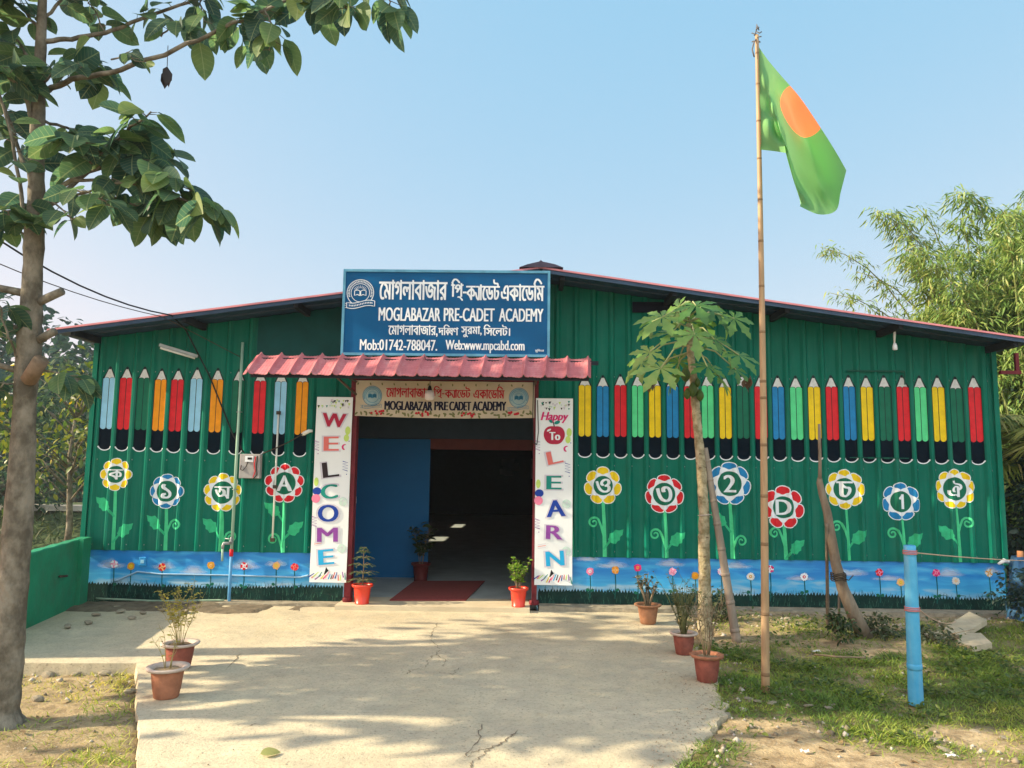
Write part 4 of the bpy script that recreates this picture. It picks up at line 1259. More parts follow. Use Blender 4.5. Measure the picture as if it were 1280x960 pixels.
def pot(parent, c, r, h, m_body, m_rim, m_so, wob=None, flare=.72, rim=.13, lip=1.28):
    n = 28 if not wob else 48
    b = MB(); b.lathe([(0, 0), (r * flare * .92, 0), (r * flare, h * .03), (r * (flare + .12), h * .4), (r * .93, h * .8), (r * .93, h * .86)], c, n); b.build('pot_body', m_body, parent)
    b = MB(); b.lathe([(r * .93, h * (1 - rim) - .001), (r * lip * .92, h * (1 - rim * .8)), (r * lip, h * (1 - rim * .3)), (r * lip * .97, h), (r * .98, h * .985), (r * .86, h * .93), (r * .84, h * .84)], c, n, wob); b.build('rim', m_rim, parent)
    b = MB(); vs = [(c[0], c[1], c[2] + h * .93)]
    for k in range(24):
        a = 2 * math.pi * k / 24; vs.append((c[0] + r * .87 * math.cos(a), c[1] + r * .87 * math.sin(a), c[2] + h * .885 + .004 * math.sin(5 * a)))
    b.add(vs, [(0, 1 + k, 1 + (k + 1) % 24) for k in range(24)], True); b.build('soil', m_so, parent)

def twig_plant(parent, c, h, spread, nst, nlf, lfsize, m_st, m_lf, seed, up_=.2, tpl=LEAF_SMALL, r0=.004, branch=3, top=.35):
    r = random.Random(seed); b = MB(); P, D = [], []
    for k in range(nst):
        a = r.uniform(0, 6.28); lean = r.uniform(.2, 1) * spread
        p0 = Vector(c) + Vector((math.cos(a) * .02, math.sin(a) * .02, 0))
        hh = h * r.uniform(.6, 1)
        pts = [p0 + Vector((math.cos(a) * lean * t ** 1.4 + r.uniform(-.01, .01) * t, math.sin(a) * lean * t ** 1.4 + r.uniform(-.01, .01) * t, hh * t)) for t in (0, .25, .5, .75, 1)]
        b.tube(pts, [r0, r0 * .9, r0 * .75, r0 * .55, r0 * .3], 5)
        tips = [pts]
        for j in range(branch):
            i = r.randint(1, 3); a2 = r.uniform(0, 6.28); L = h * r.uniform(.12, .3)
            q = pts[i].lerp(pts[i + 1], r.random())
            bp = [q, q + Vector((math.cos(a2) * L * .4, math.sin(a2) * L * .4, L * .5)), q + Vector((math.cos(a2) * L * .6, math.sin(a2) * L * .6, L))]
            b.tube(bp, [r0 * .6, r0 * .45, r0 * .25], 4); tips.append(bp)
        for bp in tips:
            for j in range(max(1, nlf // (nst * (branch + 1)))):
                t = r.uniform(top, 1) * (len(bp) - 1); i = min(int(t), len(bp) - 2)
                P.append(bp[i].lerp(bp[i + 1], t - i)); a3 = r.uniform(0, 6.28); D.append((math.cos(a3), math.sin(a3), up_ + r.uniform(-.5, .5)))
    b.build('stem', m_st, parent)
    leaves('foliage', tpl, P, D, np.array([lfsize * r.uniform(.6, 1.25) for _ in P]), m_lf, parent)

m_ytwig = M('straw_twig', (.34, .29, .13), .8, .2)
def potted(label, c, group=None):
    return thing('potted_plant', label, 'potted plant', c, group)
c1 = GP(199, 877, 0); c1.y += .10
t = potted('potted plant with bare pale twigs at the left edge of the concrete', c1)
pot(t, c1, .112, .205, m_terra2, m_rimwhite, m_drysoil)
twig_plant(t, c1 + Vector((.0, 0, .19)), .28, .06, 5, 12, .03, m_ytwig, m_lfyel, 11, branch=3, r0=.003)
c2 = GP(216, 840, 0); c2.y += .10
t = potted('potted yellow-green bush in a whitewashed rim standing behind the bare potted twigs', c2)
pot(t, c2, .115, .20, m_terra, m_rimwhite, m_soil)
twig_plant(t, c2 + Vector((0, 0, .185)), .43, .17, 12, 420, .030, m_ytwig, m_lfyel, 12, branch=6, top=.3, r0=.0024)
c3 = GP(812, 782, 0); c3.y += .1
t = potted('potted desert rose with fat grey stems in a brown clay pot near the wall', c3)
pot(t, c3, .112, .20, m_terra3, m_terra3, m_drysoil, flare=.70)
twig_plant(t, c3 + Vector((0, 0, .18)), .36, .12, 8, 130, .055, m_twig, m_lfdesert, 13, r0=.011, branch=2, top=.6)
c4 = GP(858, 821, 0); c4.y += .1
t = potted('potted shrub with small green leaves in a white rimmed pot beside the papaya', c4)
pot(t, c4, .096, .185, m_terra, m_rimwhite, m_drysoil)
twig_plant(t, c4 + Vector((.0, 0, .17)), .50, .19, 20, 420, .028, m_greentwig, m_lfdull, 14, branch=5, top=.35)
c5 = GP(888, 856, 0); c5.y += .1
t = potted('potted dry shrub in a terracotta pot with a scalloped rim, nearest to the bamboo flagpole', c5)
pot(t, c5, .102, .20, m_terra, m_terra2, m_drysoil, wob=lambda a: .05 * math.cos(11 * a), lip=1.24, rim=.15)
twig_plant(t, c5 + Vector((0, 0, .19)), .47, .12, 9, 150, .024, m_twig, m_lfdull, 15, branch=5, top=.4)

def red_pot(c, label, r=.098, h=.215, dark=False):
    t = potted(label, c)
    m = m_redpot if not dark else M('dark_red_plastic', (.10, .014, .014), .5)
    b = MB(); b.lathe([(0, 0), (r * .80, 0), (r * .84, .012), (r * .78, .016), (r * .97, h * .84), (r * 1.0, h * .86), (r * 1.19, h * .87), (r * 1.22, h * .93), (r * 1.22, h), (r * 1.12, h), (r * 1.05, h * .9)], c, 32); b.build('pot_body', m, t)
    b = MB(); b.lathe([(r * 1.06, h * .91), (0, h * .93)], c, 24); b.build('soil', m_soil, t)
    return t
c6 = GP(453, 754, .052); c6.y = 8.83
t = red_pot(c6, 'red plastic pot with a tiered miniature pine at the doorway under the WELCOME banner')
b = MB(); top = c6 + Vector((0, 0, .62)); b.tube([c6 + Vector((0, 0, .19)), c6 + Vector((.006, 0, .4)), top], [.008, .006, .003], 6)
P, D, S = [], [], []
r = random.Random(4)
for z, n, L in ((.25, 8, .17), (.33, 8, .17), (.42, 7, .15), (.50, 6, .12), (.57, 5, .08), (.61, 4, .04)):
    a0 = r.random() * 6
    for k in range(n):
        a = a0 + 2 * math.pi * k / n + r.uniform(-.2, .2)
        p0 = c6 + Vector((0, 0, z)); d = Vector((math.cos(a), math.sin(a), .14)); LL = L * r.uniform(.8, 1.1)
        pts = [p0, p0 + d * LL * .55 + Vector((0, 0, .012)), p0 + d * LL - Vector((0, 0, .022))]
        b.tube(pts, [.003, .0022, .001], 4)
        for j in range(42):
            tt = r.uniform(.12, 1.0) * 2; i = min(int(tt), 1); q = pts[i].lerp(pts[i + 1], tt - i)
            sd = r.choice((-1, 1)); P.append(q); D.append((d.x * .6 - d.y * sd * .8, d.y * .6 + d.x * sd * .8, r.uniform(-.25, .3))); S.append(r.uniform(.022, .04))
b.build('stem', m_twig, t); leaves('foliage', NARROW, P, D, S, m_lfpine, t)
c7 = GP(648, 757, .052); c7.y = 8.80
t = red_pot(c7, 'red plastic pot with a rounded bright green bush at the right door post', .092, .21)
twig_plant(t, c7 + Vector((0, 0, .19)), .30, .10, 16, 620, .040, m_twig, m_lfbright, 16, branch=4, top=.45, r0=.0035)
c8 = WP(526, 715, 10.7); c8.z = .052
t = red_pot(c8, 'dark potted plant standing inside the hall against the blue partition', .11, .24, True)
twig_plant(t, c8 + Vector((0, 0, .2)), .55, .12, 8, 160, .10, m_twig, m_lfdark, 17, branch=2)

# ------------------------------------------------------------------ papaya tree
m_papbark = M('papaya_bark', (.20, .17, .095), .85, .35, 13, .8, 34, col2=(.42, .37, .25), thr=(.40, .62))
m_lfpap = leafmat('papaya_leaf', [(.04, .12, .03), (.09, .21, .045), (.17, .29, .07), (.34, .36, .10)], rough=.4, trans=.3)
m_petiole = M('papaya_petiole', (.30, .33, .16), .6, .15)
m_papfruit = M('papaya_fruit_skin', (.05, .085, .02), .4, .3, 9)
YPAP = GP(880, 797, 0).y
def pp(px, py, dy=0): return WP(px, py, YPAP + dy)
base = GP(880, 800, -.02)
pap = thing('papaya_tree', 'slender papaya tree with lobed leaves and green fruit in front of the wall', 'tree', base)
b = MB()
tr_ = [pp(881, 803), pp(881, 770), pp(881, 730), pp(880, 690), pp(880, 640), pp(877, 590), pp(873, 545), pp(869, 500), pp(866, 465), pp(863, 440), pp(862, 415), pp(861, 403)]
P = []; rad = []
for i in range(len(tr_) - 1):
    for k in range(8):
        P.append(tr_[i].lerp(tr_[i + 1], k / 8)); t_ = (i + k / 8) / (len(tr_) - 1)
        rad.append((.078 - .048 * t_ ** .55) * (1 + .05 * math.sin(i * 9 + k * 2.3)) + (.02 * max(0, .08 - t_) / .08))
b.tube(P, rad, 12, jitter=.10); b.build('trunk', m_papbark, pap)
b = MB()
r = random.Random(9)
for k in range(46):                                             # leaf scars
    i = r.randint(6, len(P) - 26); a = r.uniform(0, 6.28); q = P[i]
    d = Vector((math.cos(a), math.sin(a), 0)); s = Vector((-d.y, d.x, 0))
    b.obox(q + d * rad[i] * .98, d * .004, s * .012, Vector((0, 0, .006)))
b.build('leaf_scars', M('leaf_scar', (.15, .11, .07), .9), pap)
for (px, py, dx, L) in ((866, 487, 0, .16), (859, 492, -.2, .12), (875, 494, .2, .13), (872, 478, .1, .10), (857, 468, 0, .16)):
    c = pp(px, py, -.07); f = MB(); n_ = 9
    f.lathe([(max(.002, L * .30 * math.sin(math.pi * k / n_) ** .75 * (.8 + .35 * k / n_)), L * (.5 - k / n_)) for k in range(n_ + 1)], c, 14)
    f.build('fruit', m_papfruit, pap)
def papaya_leaf_tpl():
    vs, fs = [(0, 0, 0)], []
    lobes = [(-150, .5), (-102, .72), (-55, .9), (0, 1.0), (55, .9), (102, .72), (150, .5)]
    for ang, L in lobes:
        a = R(ang); k0 = len(vs)
        prof_ = [(.28, .10), (.5, .145), (.62, .235), (.72, .105), (.80, .13), (1.0, 0)]
        Lp, Rp, Mp = [], [], []
        for t, w in prof_:
            t *= L; w *= L
            dz = -.22 * t * t
            for s, arr in ((1, Lp), (-1, Rp)):
                arr.append((t * math.cos(a) - s * w * math.sin(a), t * math.sin(a) + s * w * math.cos(a), dz + .05 * w / L))
            Mp.append((t * math.cos(a), t * math.sin(a), dz - .02))
        for q in Lp[:-1]: vs.append(q)
        for q in Mp: vs.append(q)
        for q in Rp[:-1]: vs.append(q)
        n_ = len(prof_)
        Li = list(range(k0, k0 + n_ - 1)); Mi = list(range(k0 + n_ - 1, k0 + 2 * n_ - 1)); Ri = list(range(k0 + 2 * n_ - 1, k0 + 3 * n_ - 2))
        fs += [(0, Mi[0], Li[0]), (0, Ri[0], Mi[0])]
        for i in range(n_ - 2): fs += [(Li[i], Mi[i], Mi[i + 1], Li[i + 1]), (Mi[i], Ri[i], Ri[i + 1], Mi[i + 1])]
        fs += [(Li[-1], Mi[-2], Mi[-1]), (Mi[-2], Ri[-1], Mi[-1])]
    return np.array(vs, float), fs
PAPL = papaya_leaf_tpl()
b = MB(); P_, D_, S_, Rl, V_ = [], [], [], [], []
# leaf centre in the picture, depth, size, start height of its petiole
pl = [(848, 384, .05, .24, 392), (870, 382, -.2, .26, 390), (892, 388, -.1, .24, 395), (828, 396, -.15, .27, 398), (815, 402, .2, .24, 402), (918, 398, -.2, .22, 402), (905, 396, .3, .24, 402), (868, 418, -.42, .24, 410), (893, 424, -.3, .20, 412),
      (840, 416, -.2, .22, 410), (812, 440, -.25, .24, 418), (802, 452, .15, .24, 424), (826, 460, -.4, .26, 428), (848, 452, .25, .20, 430), (884, 458, -.35, .24, 430), (924, 444, -.25, .24, 420), (908, 440, .3, .22, 424), (920, 462, .1, .22, 430), (900, 472, .35, .22, 436), (860, 400, .4, .24, 400),
      (842, 472, .3, .2, 440), (880, 404, .35, .22, 402), (818, 470, .25, .2, 440)]
for px, py, dy, s, st in pl:
    p1 = pp(px, py, dy); p0 = pp(862, st, 0) 
    out = (p1 - p0); h = Vector((out.x, out.y, 0))
    if h.length < .05: h = Vector((.05, -.1, 0))
    mid = p0.lerp(p1, .55) + Vector((0, 0, .07))
    b = MB(); b.tube([p0, mid, p1], [.010, .008, .006], 6); b.build('petiole', m_petiole, pap)
    d = (h.normalized() * .7 + Vector((r.uniform(-.3, .3), r.uniform(-.3, .1), -.62 + r.uniform(-.25, .2)))).normalized()
    nv = h.normalized() * .55 + Vector((r.uniform(-.25, .25), -.75, .62))
    y_ = Vector((0, 0, 1)).cross(d).normalized(); z_ = d.cross(y_)
    P_.append(p1); D_.append(d); S_.append(s * r.uniform(.95, 1.3)); Rl.append(math.atan2(-nv.dot(y_), nv.dot(z_))); V_.append(np.clip(r.gauss(.42, .18), 0, .9))
V_[10] = V_[12] = .72
leaves('crown', PAPL, P_, D_, S_, m_lfpap, pap, var=V_, roll=np.array(Rl))
P_, D_, S_ = [], [], []
for k in range(9): P_.append(pp(816 + r.uniform(-4, 4), 468 + k * 1.6)); D_.append((r.uniform(-.4, .4), r.uniform(-.4, .4), -1)); S_.append(.09)
for k in range(7): P_.append(pp(932 + r.uniform(-3, 5), 468 + k * 2.0)); D_.append((r.uniform(-.2, .6), r.uniform(-.4, .4), -.8)); S_.append(.09)
leaves('withered_leaves', LEAF_SMALL, P_, D_, S_, leafmat('withered_leaf', [(.06, .03, .02), (.15, .09, .05)], trans=.1), pap)

# prop of the papaya
m_oldbam = M('grey_weathered_bamboo', (.25, .21, .17), .85, .3, 12, .3, 40, stretch=(1, 1, .25))
m_bamboo = M('tan_bamboo', (.33, .225, .125), .55, .25, 7, .05, 30, stretch=(4, 4, .5), spec=.45)
m_bamnode = M('bamboo_node', (.21, .14, .08), .7)
def bamboo(name, label, p0, p1, r0, r1, m_pole, m_node, nodes, cat, bow=0, bulge=1.10):
    t = thing(name, label, cat, p0)
    b = MB(); n = MB(); P, rad = [], []
    p0, p1 = Vector(p0), Vector(p1)
    K = 40
    for k in range(K + 1):
        q = k / K; P.append(p0.lerp(p1, q) + Vector((bow * math.sin(math.pi * q), 0, 0))); rad.append(r0 + (r1 - r0) * q)
    b.tube(P, rad, 14); b.build('pole', m_pole, t)
    for q in nodes:
        c = p0.lerp(p1, q) + Vector((bow * math.sin(math.pi * q), 0, 0)); d = (p1 - p0).normalized(); rr = r0 + (r1 - r0) * q
        n.tube([c - d * rr * .45, c - d * rr * .15, c + d * rr * .15, c + d * rr * .45], [rr * 1.005, rr * bulge, rr * bulge * .985, rr * 1.005], 14)
    n.build('nodes', m_node, t)
    return t
pb0, pb1 = GP(921, 803, -.02), WP(881, 560, YPAP + .02)
bamboo('bamboo_prop', 'weathered grey bamboo prop leaning against the papaya trunk', pb0, pb1, .043, .029, m_oldbam, m_oldbam, [.06, .2, .34, .47, .6, .72, .83, .93], 'prop')
# tie to the trunk
b = MB(); c = pp(880, 646); b.tube([c + Vector((.055 * math.cos(a), .055 * math.sin(a), .004 * a)) for a in np.linspace(0, 6.2, 14)] + [WP(896, 646, YPAP - .03)], .005, 5)
props(b.build('rope_loop', m_rimwhite, loc=c), 'pale cord tied round the papaya trunk and its prop', 'rope')

# ------------------------------------------------------------------ flagpole and flag
YF = GP(957, 868, 0).y
fp0, fp1 = GP(957, 869, -.03), WP(946, 44, YF)
bamboo('bamboo_flagpole', 'tall pale bamboo flagpole standing in the grass', fp0, fp1, .031, .0145, m_bamboo, m_bamnode, [.03, .115, .215, .285, .36, .43, .455, .53, .60, .67, .735, .80, .86, .92, .97], 'flagpole', bow=.012, bulge=1.04)
b = MB(); tp = fp1 - Vector((0, 0, .02))
for k in range(9):
    a = k * 2.4; b.tube([tp + Vector((0, 0, -.05 + .02 * k)), tp + Vector((.022 * math.cos(a), .022 * math.sin(a), -.03 + .012 * k)), tp + Vector((.035 * math.cos(a + .8), .03 * math.sin(a), -.02 + .016 * k - .02))], .005, 5)
b.tube([tp, tp + Vector((-.03, -.02, -.05)), tp + Vector((-.045, -.02, -.11)), tp + Vector((-.03, -.02, -.17))], .006, 5)
props(b.build('pole_top_rope', M('grey_rag', (.12, .12, .13), .9), loc=tp), 'frayed grey rope knotted round the tip of the flagpole', 'rope')

mfl = bpy.data.materials.new('flag_cloth'); mfl.use_nodes = True
n, l = mfl.node_tree.nodes, mfl.node_tree.links
bs = n['Principled BSDF']; bs.inputs['Roughness'].default_value = .75; bs.inputs['Specular IOR Level'].default_value = .2
a_u = n.new('ShaderNodeAttribute'); a_u.attribute_name = 'fu'
a_v = n.new('ShaderNodeAttribute'); a_v.attribute_name = 'fv'
def mth(op, x, y):
    k = n.new('ShaderNodeMath'); k.operation = op
    for i, q in enumerate((x, y)):
        if isinstance(q, (int, float)): k.inputs[i].default_value = q
        else: l.new(q, k.inputs[i])
    return k.outputs[0]
du = mth('DIVIDE', mth('SUBTRACT', a_u.outputs['Fac'], .545), .128); dv = mth('DIVIDE', mth('SUBTRACT', a_v.outputs['Fac'], .10), .31)
rr2 = mth('ADD', mth('MULTIPLY', du, du), mth('MULTIPLY', dv, dv))
lt = mth('LESS_THAN', rr2, 1.0)
mc = n.new('ShaderNodeMix'); mc.data_type = 'RGBA'
mc.inputs[6].default_value = (.135, .29, .115, 1); mc.inputs[7].default_value = (.78, .20, .10, 1)
l.new(lt, mc.inputs[0]); l.new(mc.outputs[2], bs.inputs['Base Color'])
tl_ = n.new('ShaderNodeBsdfTranslucent'); mxx = n.new('ShaderNodeMixShader'); mxx.inputs[0].default_value = .6
hs = n.new('ShaderNodeHueSaturation'); hs.inputs['Value'].default_value = 2.5; l.new(mc.outputs[2], hs.inputs['Color'])
l.new(hs.outputs[0], tl_.inputs[0]); l.new(bs.outputs[0], mxx.inputs[1]); l.new(tl_.outputs[0], mxx.inputs[2]); l.new(mxx.outputs[0], n['Material Output'].inputs[0])
# control net of the cloth: hoist to fly, top hem to bottom hem (photo position, metres towards the viewer)
net = [[(948, 58, 0), (948, 92, 0), (948, 125, 0), (948.5, 158, 0), (949.5, 187, 0)],
       [(960, 75, .03), (957, 104, -.02), (958, 130, .01), (962, 160, -.03), (968, 189, 0)],
       [(975, 93, .06), (968, 112, .05), (966, 134, -.03), (973, 164, .00), (987, 192, -.05)],
       [(1000, 122, .10), (983, 132, .12), (974, 142, .03), (976, 166, -.06), (985, 192, -.02)],
       [(1026, 160, .10), (1006, 174, .15), (990, 178, .06), (985, 200, -.05), (993, 224, -.01)],
       [(1045, 190, .05), (1027, 213, .14), (1008, 220, .08), (997, 232, -.04), (1000, 251, .00)],
       [(1058, 213, -.01), (1051, 240, .09), (1045, 263, .12), (1024, 268, .00), (1000, 258, -.03)]]
net = np.array(net, float)
def cr(P, t):                           # Catmull-Rom through a list
    nP = len(P); x = t * (nP - 1); i = min(int(x), nP - 2); f = x - i
    p0, p1, p2, p3 = P[max(i - 1, 0)], P[i], P[i + 1], P[min(i + 2, nP - 1)]
    return .5 * ((2 * p1) + (-p0 + p2) * f + (2 * p0 - 5 * p1 + 4 * p2 - p3) * f * f + (-p0 + 3 * p1 - 3 * p2 + p3) * f ** 3)
NU, NV = 90, 60
vs, fu, fv = [], [], []
for i in range(NU + 1):
    u = i / NU
    row = [cr([net[k][j] for k in range(len(net))], u) for j in range(5)]
    for j in range(NV + 1):
        v = j / NV; q = cr(row, v)
        dy = -q[2] * 2.3 + .016 * math.sin(u * 9 - v * 7) * min(1, u * 4) + .008 * math.sin(u * 19 + v * 15) * min(1, u * 3) + .004 * math.sin(u * 38 - v * 21 + 2 * math.sin(v * 9)) * min(1, u * 2)
        vs.append(WP(q[0], q[1], YF + dy)); fu.append(u); fv.append(v)
fs = [(i * (NV + 1) + j, (i + 1) * (NV + 1) + j, (i + 1) * (NV + 1) + j + 1, i * (NV + 1) + j + 1) for i in range(NU) for j in range(NV)]
me = bpy.data.meshes.new('flag'); me.from_pydata(vs, [], fs); me.materials.append(mfl)
me.polygons.foreach_set('use_smooth', [True] * len(fs))
for nm, dat in (('fu', fu), ('fv', fv)):
    a_ = me.attributes.new(nm, 'FLOAT', 'POINT'); a_.data.foreach_set('value', dat)
props(link_mesh('national_flag', me, loc=WP(948, 120, YF)), 'green flag with a red disc hanging limp from the bamboo pole', 'flag')
# ------------------------------------------------------------------ blue post, leaning trunk, strings
m_postblue = M('sky_blue_paint_on_bamboo', (.055, .33, .62), .45, .22, 9, .08, 40, col2=(.10, .43, .70))
YB_ = GP(1145, 878, 0).y
bp0, bp1 = GP(1145, 880, -.04), WP(1137, 682, YB_)
weather(m_postblue, (.30, .42, .48), .5)
t = bamboo('blue_post', 'thick bamboo post painted sky blue standing in the grass', bp0, bp1, .051, .040, m_postblue, m_postblue, [.24, .60, .955], 'post', bulge=1.07)
b = MB()
for q in (.958, .60):
    c = bp0.lerp(bp1, q); rr = .051 - .011 * q
    for dz in (0, .012, -.01): b.tube([c + Vector(((rr + .004) * math.cos(a), (rr + .004) * math.sin(a), dz)) for a in np.linspace(0, 6.283, 18)], .0035, 5)
b.build('string_binding', M('pink_string', (.55, .16, .14), .8), t)
m_string = M('pale_string', (.52, .36, .27), .8)
s0 = bp0.lerp(bp1, .955)
cable('fence_string', 'pale string stretched from the top of the blue post to the right', sagline(s0 + Vector((.04, 0, 0)), WP(1330, 701, 8.6), .02), .004, m_string, 'string')
s0 = bp0.lerp(bp1, .60)
cable('slack_string', 'pale string running from the middle of the blue post to the ground', sagline(s0 + Vector((.045, 0, 0)), WP(1195, 777, 7.9), .05), .004, m_string, 'string')

m_bark2 = M('pale_brown_bark', (.15, .115, .085), .9, .3, 10, .8, 40, col2=(.27, .225, .17), thr=(.35, .68), stretch=(1, 1, .3))
Yl = GP(1082, 801, 0).y
lb0 = GP(1084, 803, -.05)
lt_ = thing('leaning_trunk', 'bare crooked tree trunk leaning over the blue mural', 'tree trunk', lb0)
b = MB(); P = [lb0, WP(1066, 765, Yl), WP(1053, 735, Yl + .05), WP(1045, 705, Yl + .05), WP(1039, 670, Yl + .05), WP(1034, 640, Yl + .1), WP(1028, 618, Yl + .1), WP(1024.5, 603, Yl + .1), WP(1024.5, 597, Yl + .1)]
b.tube(P, [.080, .062, .054, .048, .043, .039, .035, .031, .02], 12, jitter=.12); b.build('trunk', m_bark2, lt_)
b = MB(); P = [WP(1024.5, 606, Yl + .1), WP(1025, 580, Yl + .08), WP(1024.5, 555, Yl + .1), WP(1024, 530, Yl + .1)]
b.tube(P, [.020, .016, .016, .013], 8, jitter=.1); b.build('dead_shoot', m_bark2, lt_)
k1, k2 = GP(1035, 792, -.04), WP(1033, 655, Yl + .0)
bamboo('thin_stake', 'thin brown stake standing left of the leaning trunk', k1, k2, .018, .014, m_bark2, m_bark2, [.3, .6], 'stake')
k1, k2 = GP(1048, 800, -.04), WP(1050, 700, GP(1048, 800, 0).y)
bamboo('short_stake', 'short grey stake tied to the leaning trunk with wire', k1, k2, .014, .010, m_oldbam, m_oldbam, [.4, .7], 'stake')
b = MB(); c = WP(1048, 722, Yl - .02)
for dz in (-.02, 0, .02, .035): b.tube([c + Vector((.07 * math.cos(a), .06 * math.sin(a), dz + .01 * math.sin(3 * a))) for a in np.linspace(0, 6.28, 14)], .006, 5)
b.tube([c, c + Vector((.09, -.02, -.02)), c + Vector((.13, -.03, .03))], .005, 5)
props(b.build('tie_wire', m_wirebr, loc=c), 'dark wire wound round the leaning trunk and stake', 'wire')

# ------------------------------------------------------------------ ground
def sm(a, b, x): 
    t = np.clip((x - a) / (b - a), 0, 1); return t * t * (3 - 2 * t)
def vnoise(x, y, s, seed):               # smooth value noise on a lattice
    g = np.random.default_rng(seed).random((64, 64))
    X, Y = np.asarray(x) / s, np.asarray(y) / s
    xi, yi = np.floor(X).astype(int), np.floor(Y).astype(int); fx, fy = X - xi, Y - yi
    fx, fy = fx * fx * (3 - 2 * fx), fy * fy * (3 - 2 * fy)
    G = lambda a, b: g[a % 64, b % 64]
    return (G(xi, yi) * (1 - fx) + G(xi + 1, yi) * fx) * (1 - fy) + (G(xi, yi + 1) * (1 - fx) + G(xi + 1, yi + 1) * fx) * fy
LEFT_EDGE = [(-.2, .6), (-.95, 2.1), (-1.97, 4.15), (-2.45, 5.1), (-3.04, 6.26), (-4.0, 6.20), (-6.5, 6.1)]
RIGHT_EDGE = [(.30, .6), (.42, 2.2), (.60, 3.4), (.86, 4.3), (1.30, 5.1), (1.47, 5.86), (1.55, 6.8), (1.60, 7.8), (1.72, 8.78)]
def slab_l(y): return np.interp(y, [p[1] for p in LEFT_EDGE[:5]], [p[0] for p in LEFT_EDGE[:5]])
def slab_r(y): return np.interp(y, [p[1] for p in RIGHT_EDGE], [p[0] for p in RIGHT_EDGE])
def height(x, y):
    x, y = np.asarray(x, float), np.asarray(y, float)
    near = 1 - sm(14, 30, np.hypot(x, y - 5))
    h = (vnoise(x, y, .9, 1) - .5) * .07 + (vnoise(x, y, .28, 2) - .5) * .03 + (vnoise(x, y, .1, 3) - .5) * .014
    left = sm(-.3, -1.2, x - 0) 
    b = np.where(x < 0, -.03 - .06 * sm(4.9, 5.9, y), -.035)
    b = np.where(x > 1, b + .06 * sm(6.5, 8.2, y) * sm(1.6, 3, x), b)
    z = b + h * near
    under = (x > slab_l(y) - .0) & (x < slab_r(y) + .0) & (y < 9.0) & (y > -1) | ((x > -6.3) & (x < 0) & (y > 6.25) & (y < 9.1)) | ((x > -5.3) & (x < 5.7) & (y > 8.9) & (y < 28))
    z = np.where(under, np.minimum(z, -.13), z)
    d = x - slab_r(y)
    z = np.where((d > -.4) & (d < .0) & (y < 8.8), np.minimum(z, -.05), z)
    z = np.where((d > -.02) & (d < .22) & (y < 8.8), np.maximum(z, -.018), z)
    far = sm(20, 60, np.hypot(x, y))
    z = z - .9 * sm(-5.6, -9, x) * sm(2, 30, y) * (1 - far) * 1.0 - far * .9
    return z
def axis(lo, hi, fine, a, b):
    v = list(np.arange(a, b + 1e-6, fine)); s = fine; x = a
    L = []
    while x > lo: s *= 1.22; x -= s; L.append(max(x, lo))
    s = fine; x = b; H = []
    while x < hi: s *= 1.22; x += s; H.append(min(x, hi))
    return np.array(L[::-1] + v + H)
gx, gy = axis(-420, 420, .06, -5.2, 6.2), axis(-60, 900, .06, 3.4, 9.0)
X, Y = np.meshgrid(gx, gy)
Z = height(X, Y)
V = np.stack([X, Y, Z], -1).reshape(-1, 3); nx, ny = len(gx), len(gy)
idx = np.arange(nx * ny).reshape(ny, nx)
F = np.stack([idx[:-1, :-1], idx[:-1, 1:], idx[1:, 1:], idx[1:, :-1]], -1).reshape(-1, 4)
me = bpy.data.meshes.new('ground')
me.vertices.add(len(V)); me.vertices.foreach_set('co', V.ravel()); me.loops.add(F.size); me.loops.foreach_set('vertex_index', F.ravel().astype(np.int32))
me.polygons.add(len(F)); me.polygons.foreach_set('loop_start', np.arange(0, F.size, 4, dtype=np.int32)); me.polygons.foreach_set('loop_total', np.full(len(F), 4, np.int32))
me.polygons.foreach_set('use_smooth', [True] * len(F)); me.update(calc_edges=True)
# soil: dry sandy dirt, darker where moist or littered, a greenish tint where low weeds cover it
mg = bpy.data.materials.new('dry_soil_ground'); mg.use_nodes = True
n, l = mg.node_tree.nodes, mg.node_tree.links
bs = n['Principled BSDF']; bs.inputs['Roughness'].default_value = .95; bs.inputs['Specular IOR Level'].default_value = .1
tc = n.new('ShaderNodeTexCoord')
def noise(sc, det=6, dis=0, ro=.6):
    k = n.new('ShaderNodeTexNoise'); k.inputs['Scale'].default_value = sc; k.inputs['Detail'].default_value = det; k.inputs['Distortion'].default_value = dis; k.inputs['Roughness'].default_value = ro
    l.new(tc.outputs['Object'], k.inputs['Vector']); return k.outputs['Fac']
def ramp(src, stops):
    k = n.new('ShaderNodeValToRGB'); e = k.color_ramp.elements
    e[0].position, e[0].color = stops[0][0], (*stops[0][1], 1); e[1].position, e[1].color = stops[-1][0], (*stops[-1][1], 1)
    for p, c in stops[1:-1]: q = e.new(p); q.color = (*c, 1)
    l.new(src, k.inputs[0]); return k.outputs[0]
def mixc(f, a, b):
    k = n.new('ShaderNodeMix'); k.data_type = 'RGBA'
    for i, q in ((0, f), (6, a), (7, b)):
        if hasattr(q, 'links'): l.new(q, k.inputs[i])
        else: k.inputs[i].default_value = q if i == 0 else (*q, 1)
    return k.outputs[2]
c0 = ramp(noise(.9, 7), [(.30, (.27, .205, .115)), (.5, (.43, .335, .20)), (.7, (.54, .43, .275))])
c1 = mixc(ramp(noise(9, 6), [(.42, (0, 0, 0)), (.62, (1, 1, 1))]), c0, (.25, .19, .115))
c2 = mixc(ramp(noise(60, 3), [(.60, (0, 0, 0)), (.68, (.8, .8, .8))]), c1, (.44, .40, .33))
c3 = mixc(ramp(noise(28, 4), [(.62, (0, 0, 0)), (.7, (.8, .8, .8))]), c2, (.09, .08, .05))
at = n.new('ShaderNodeAttribute'); at.attribute_name = 'weed'
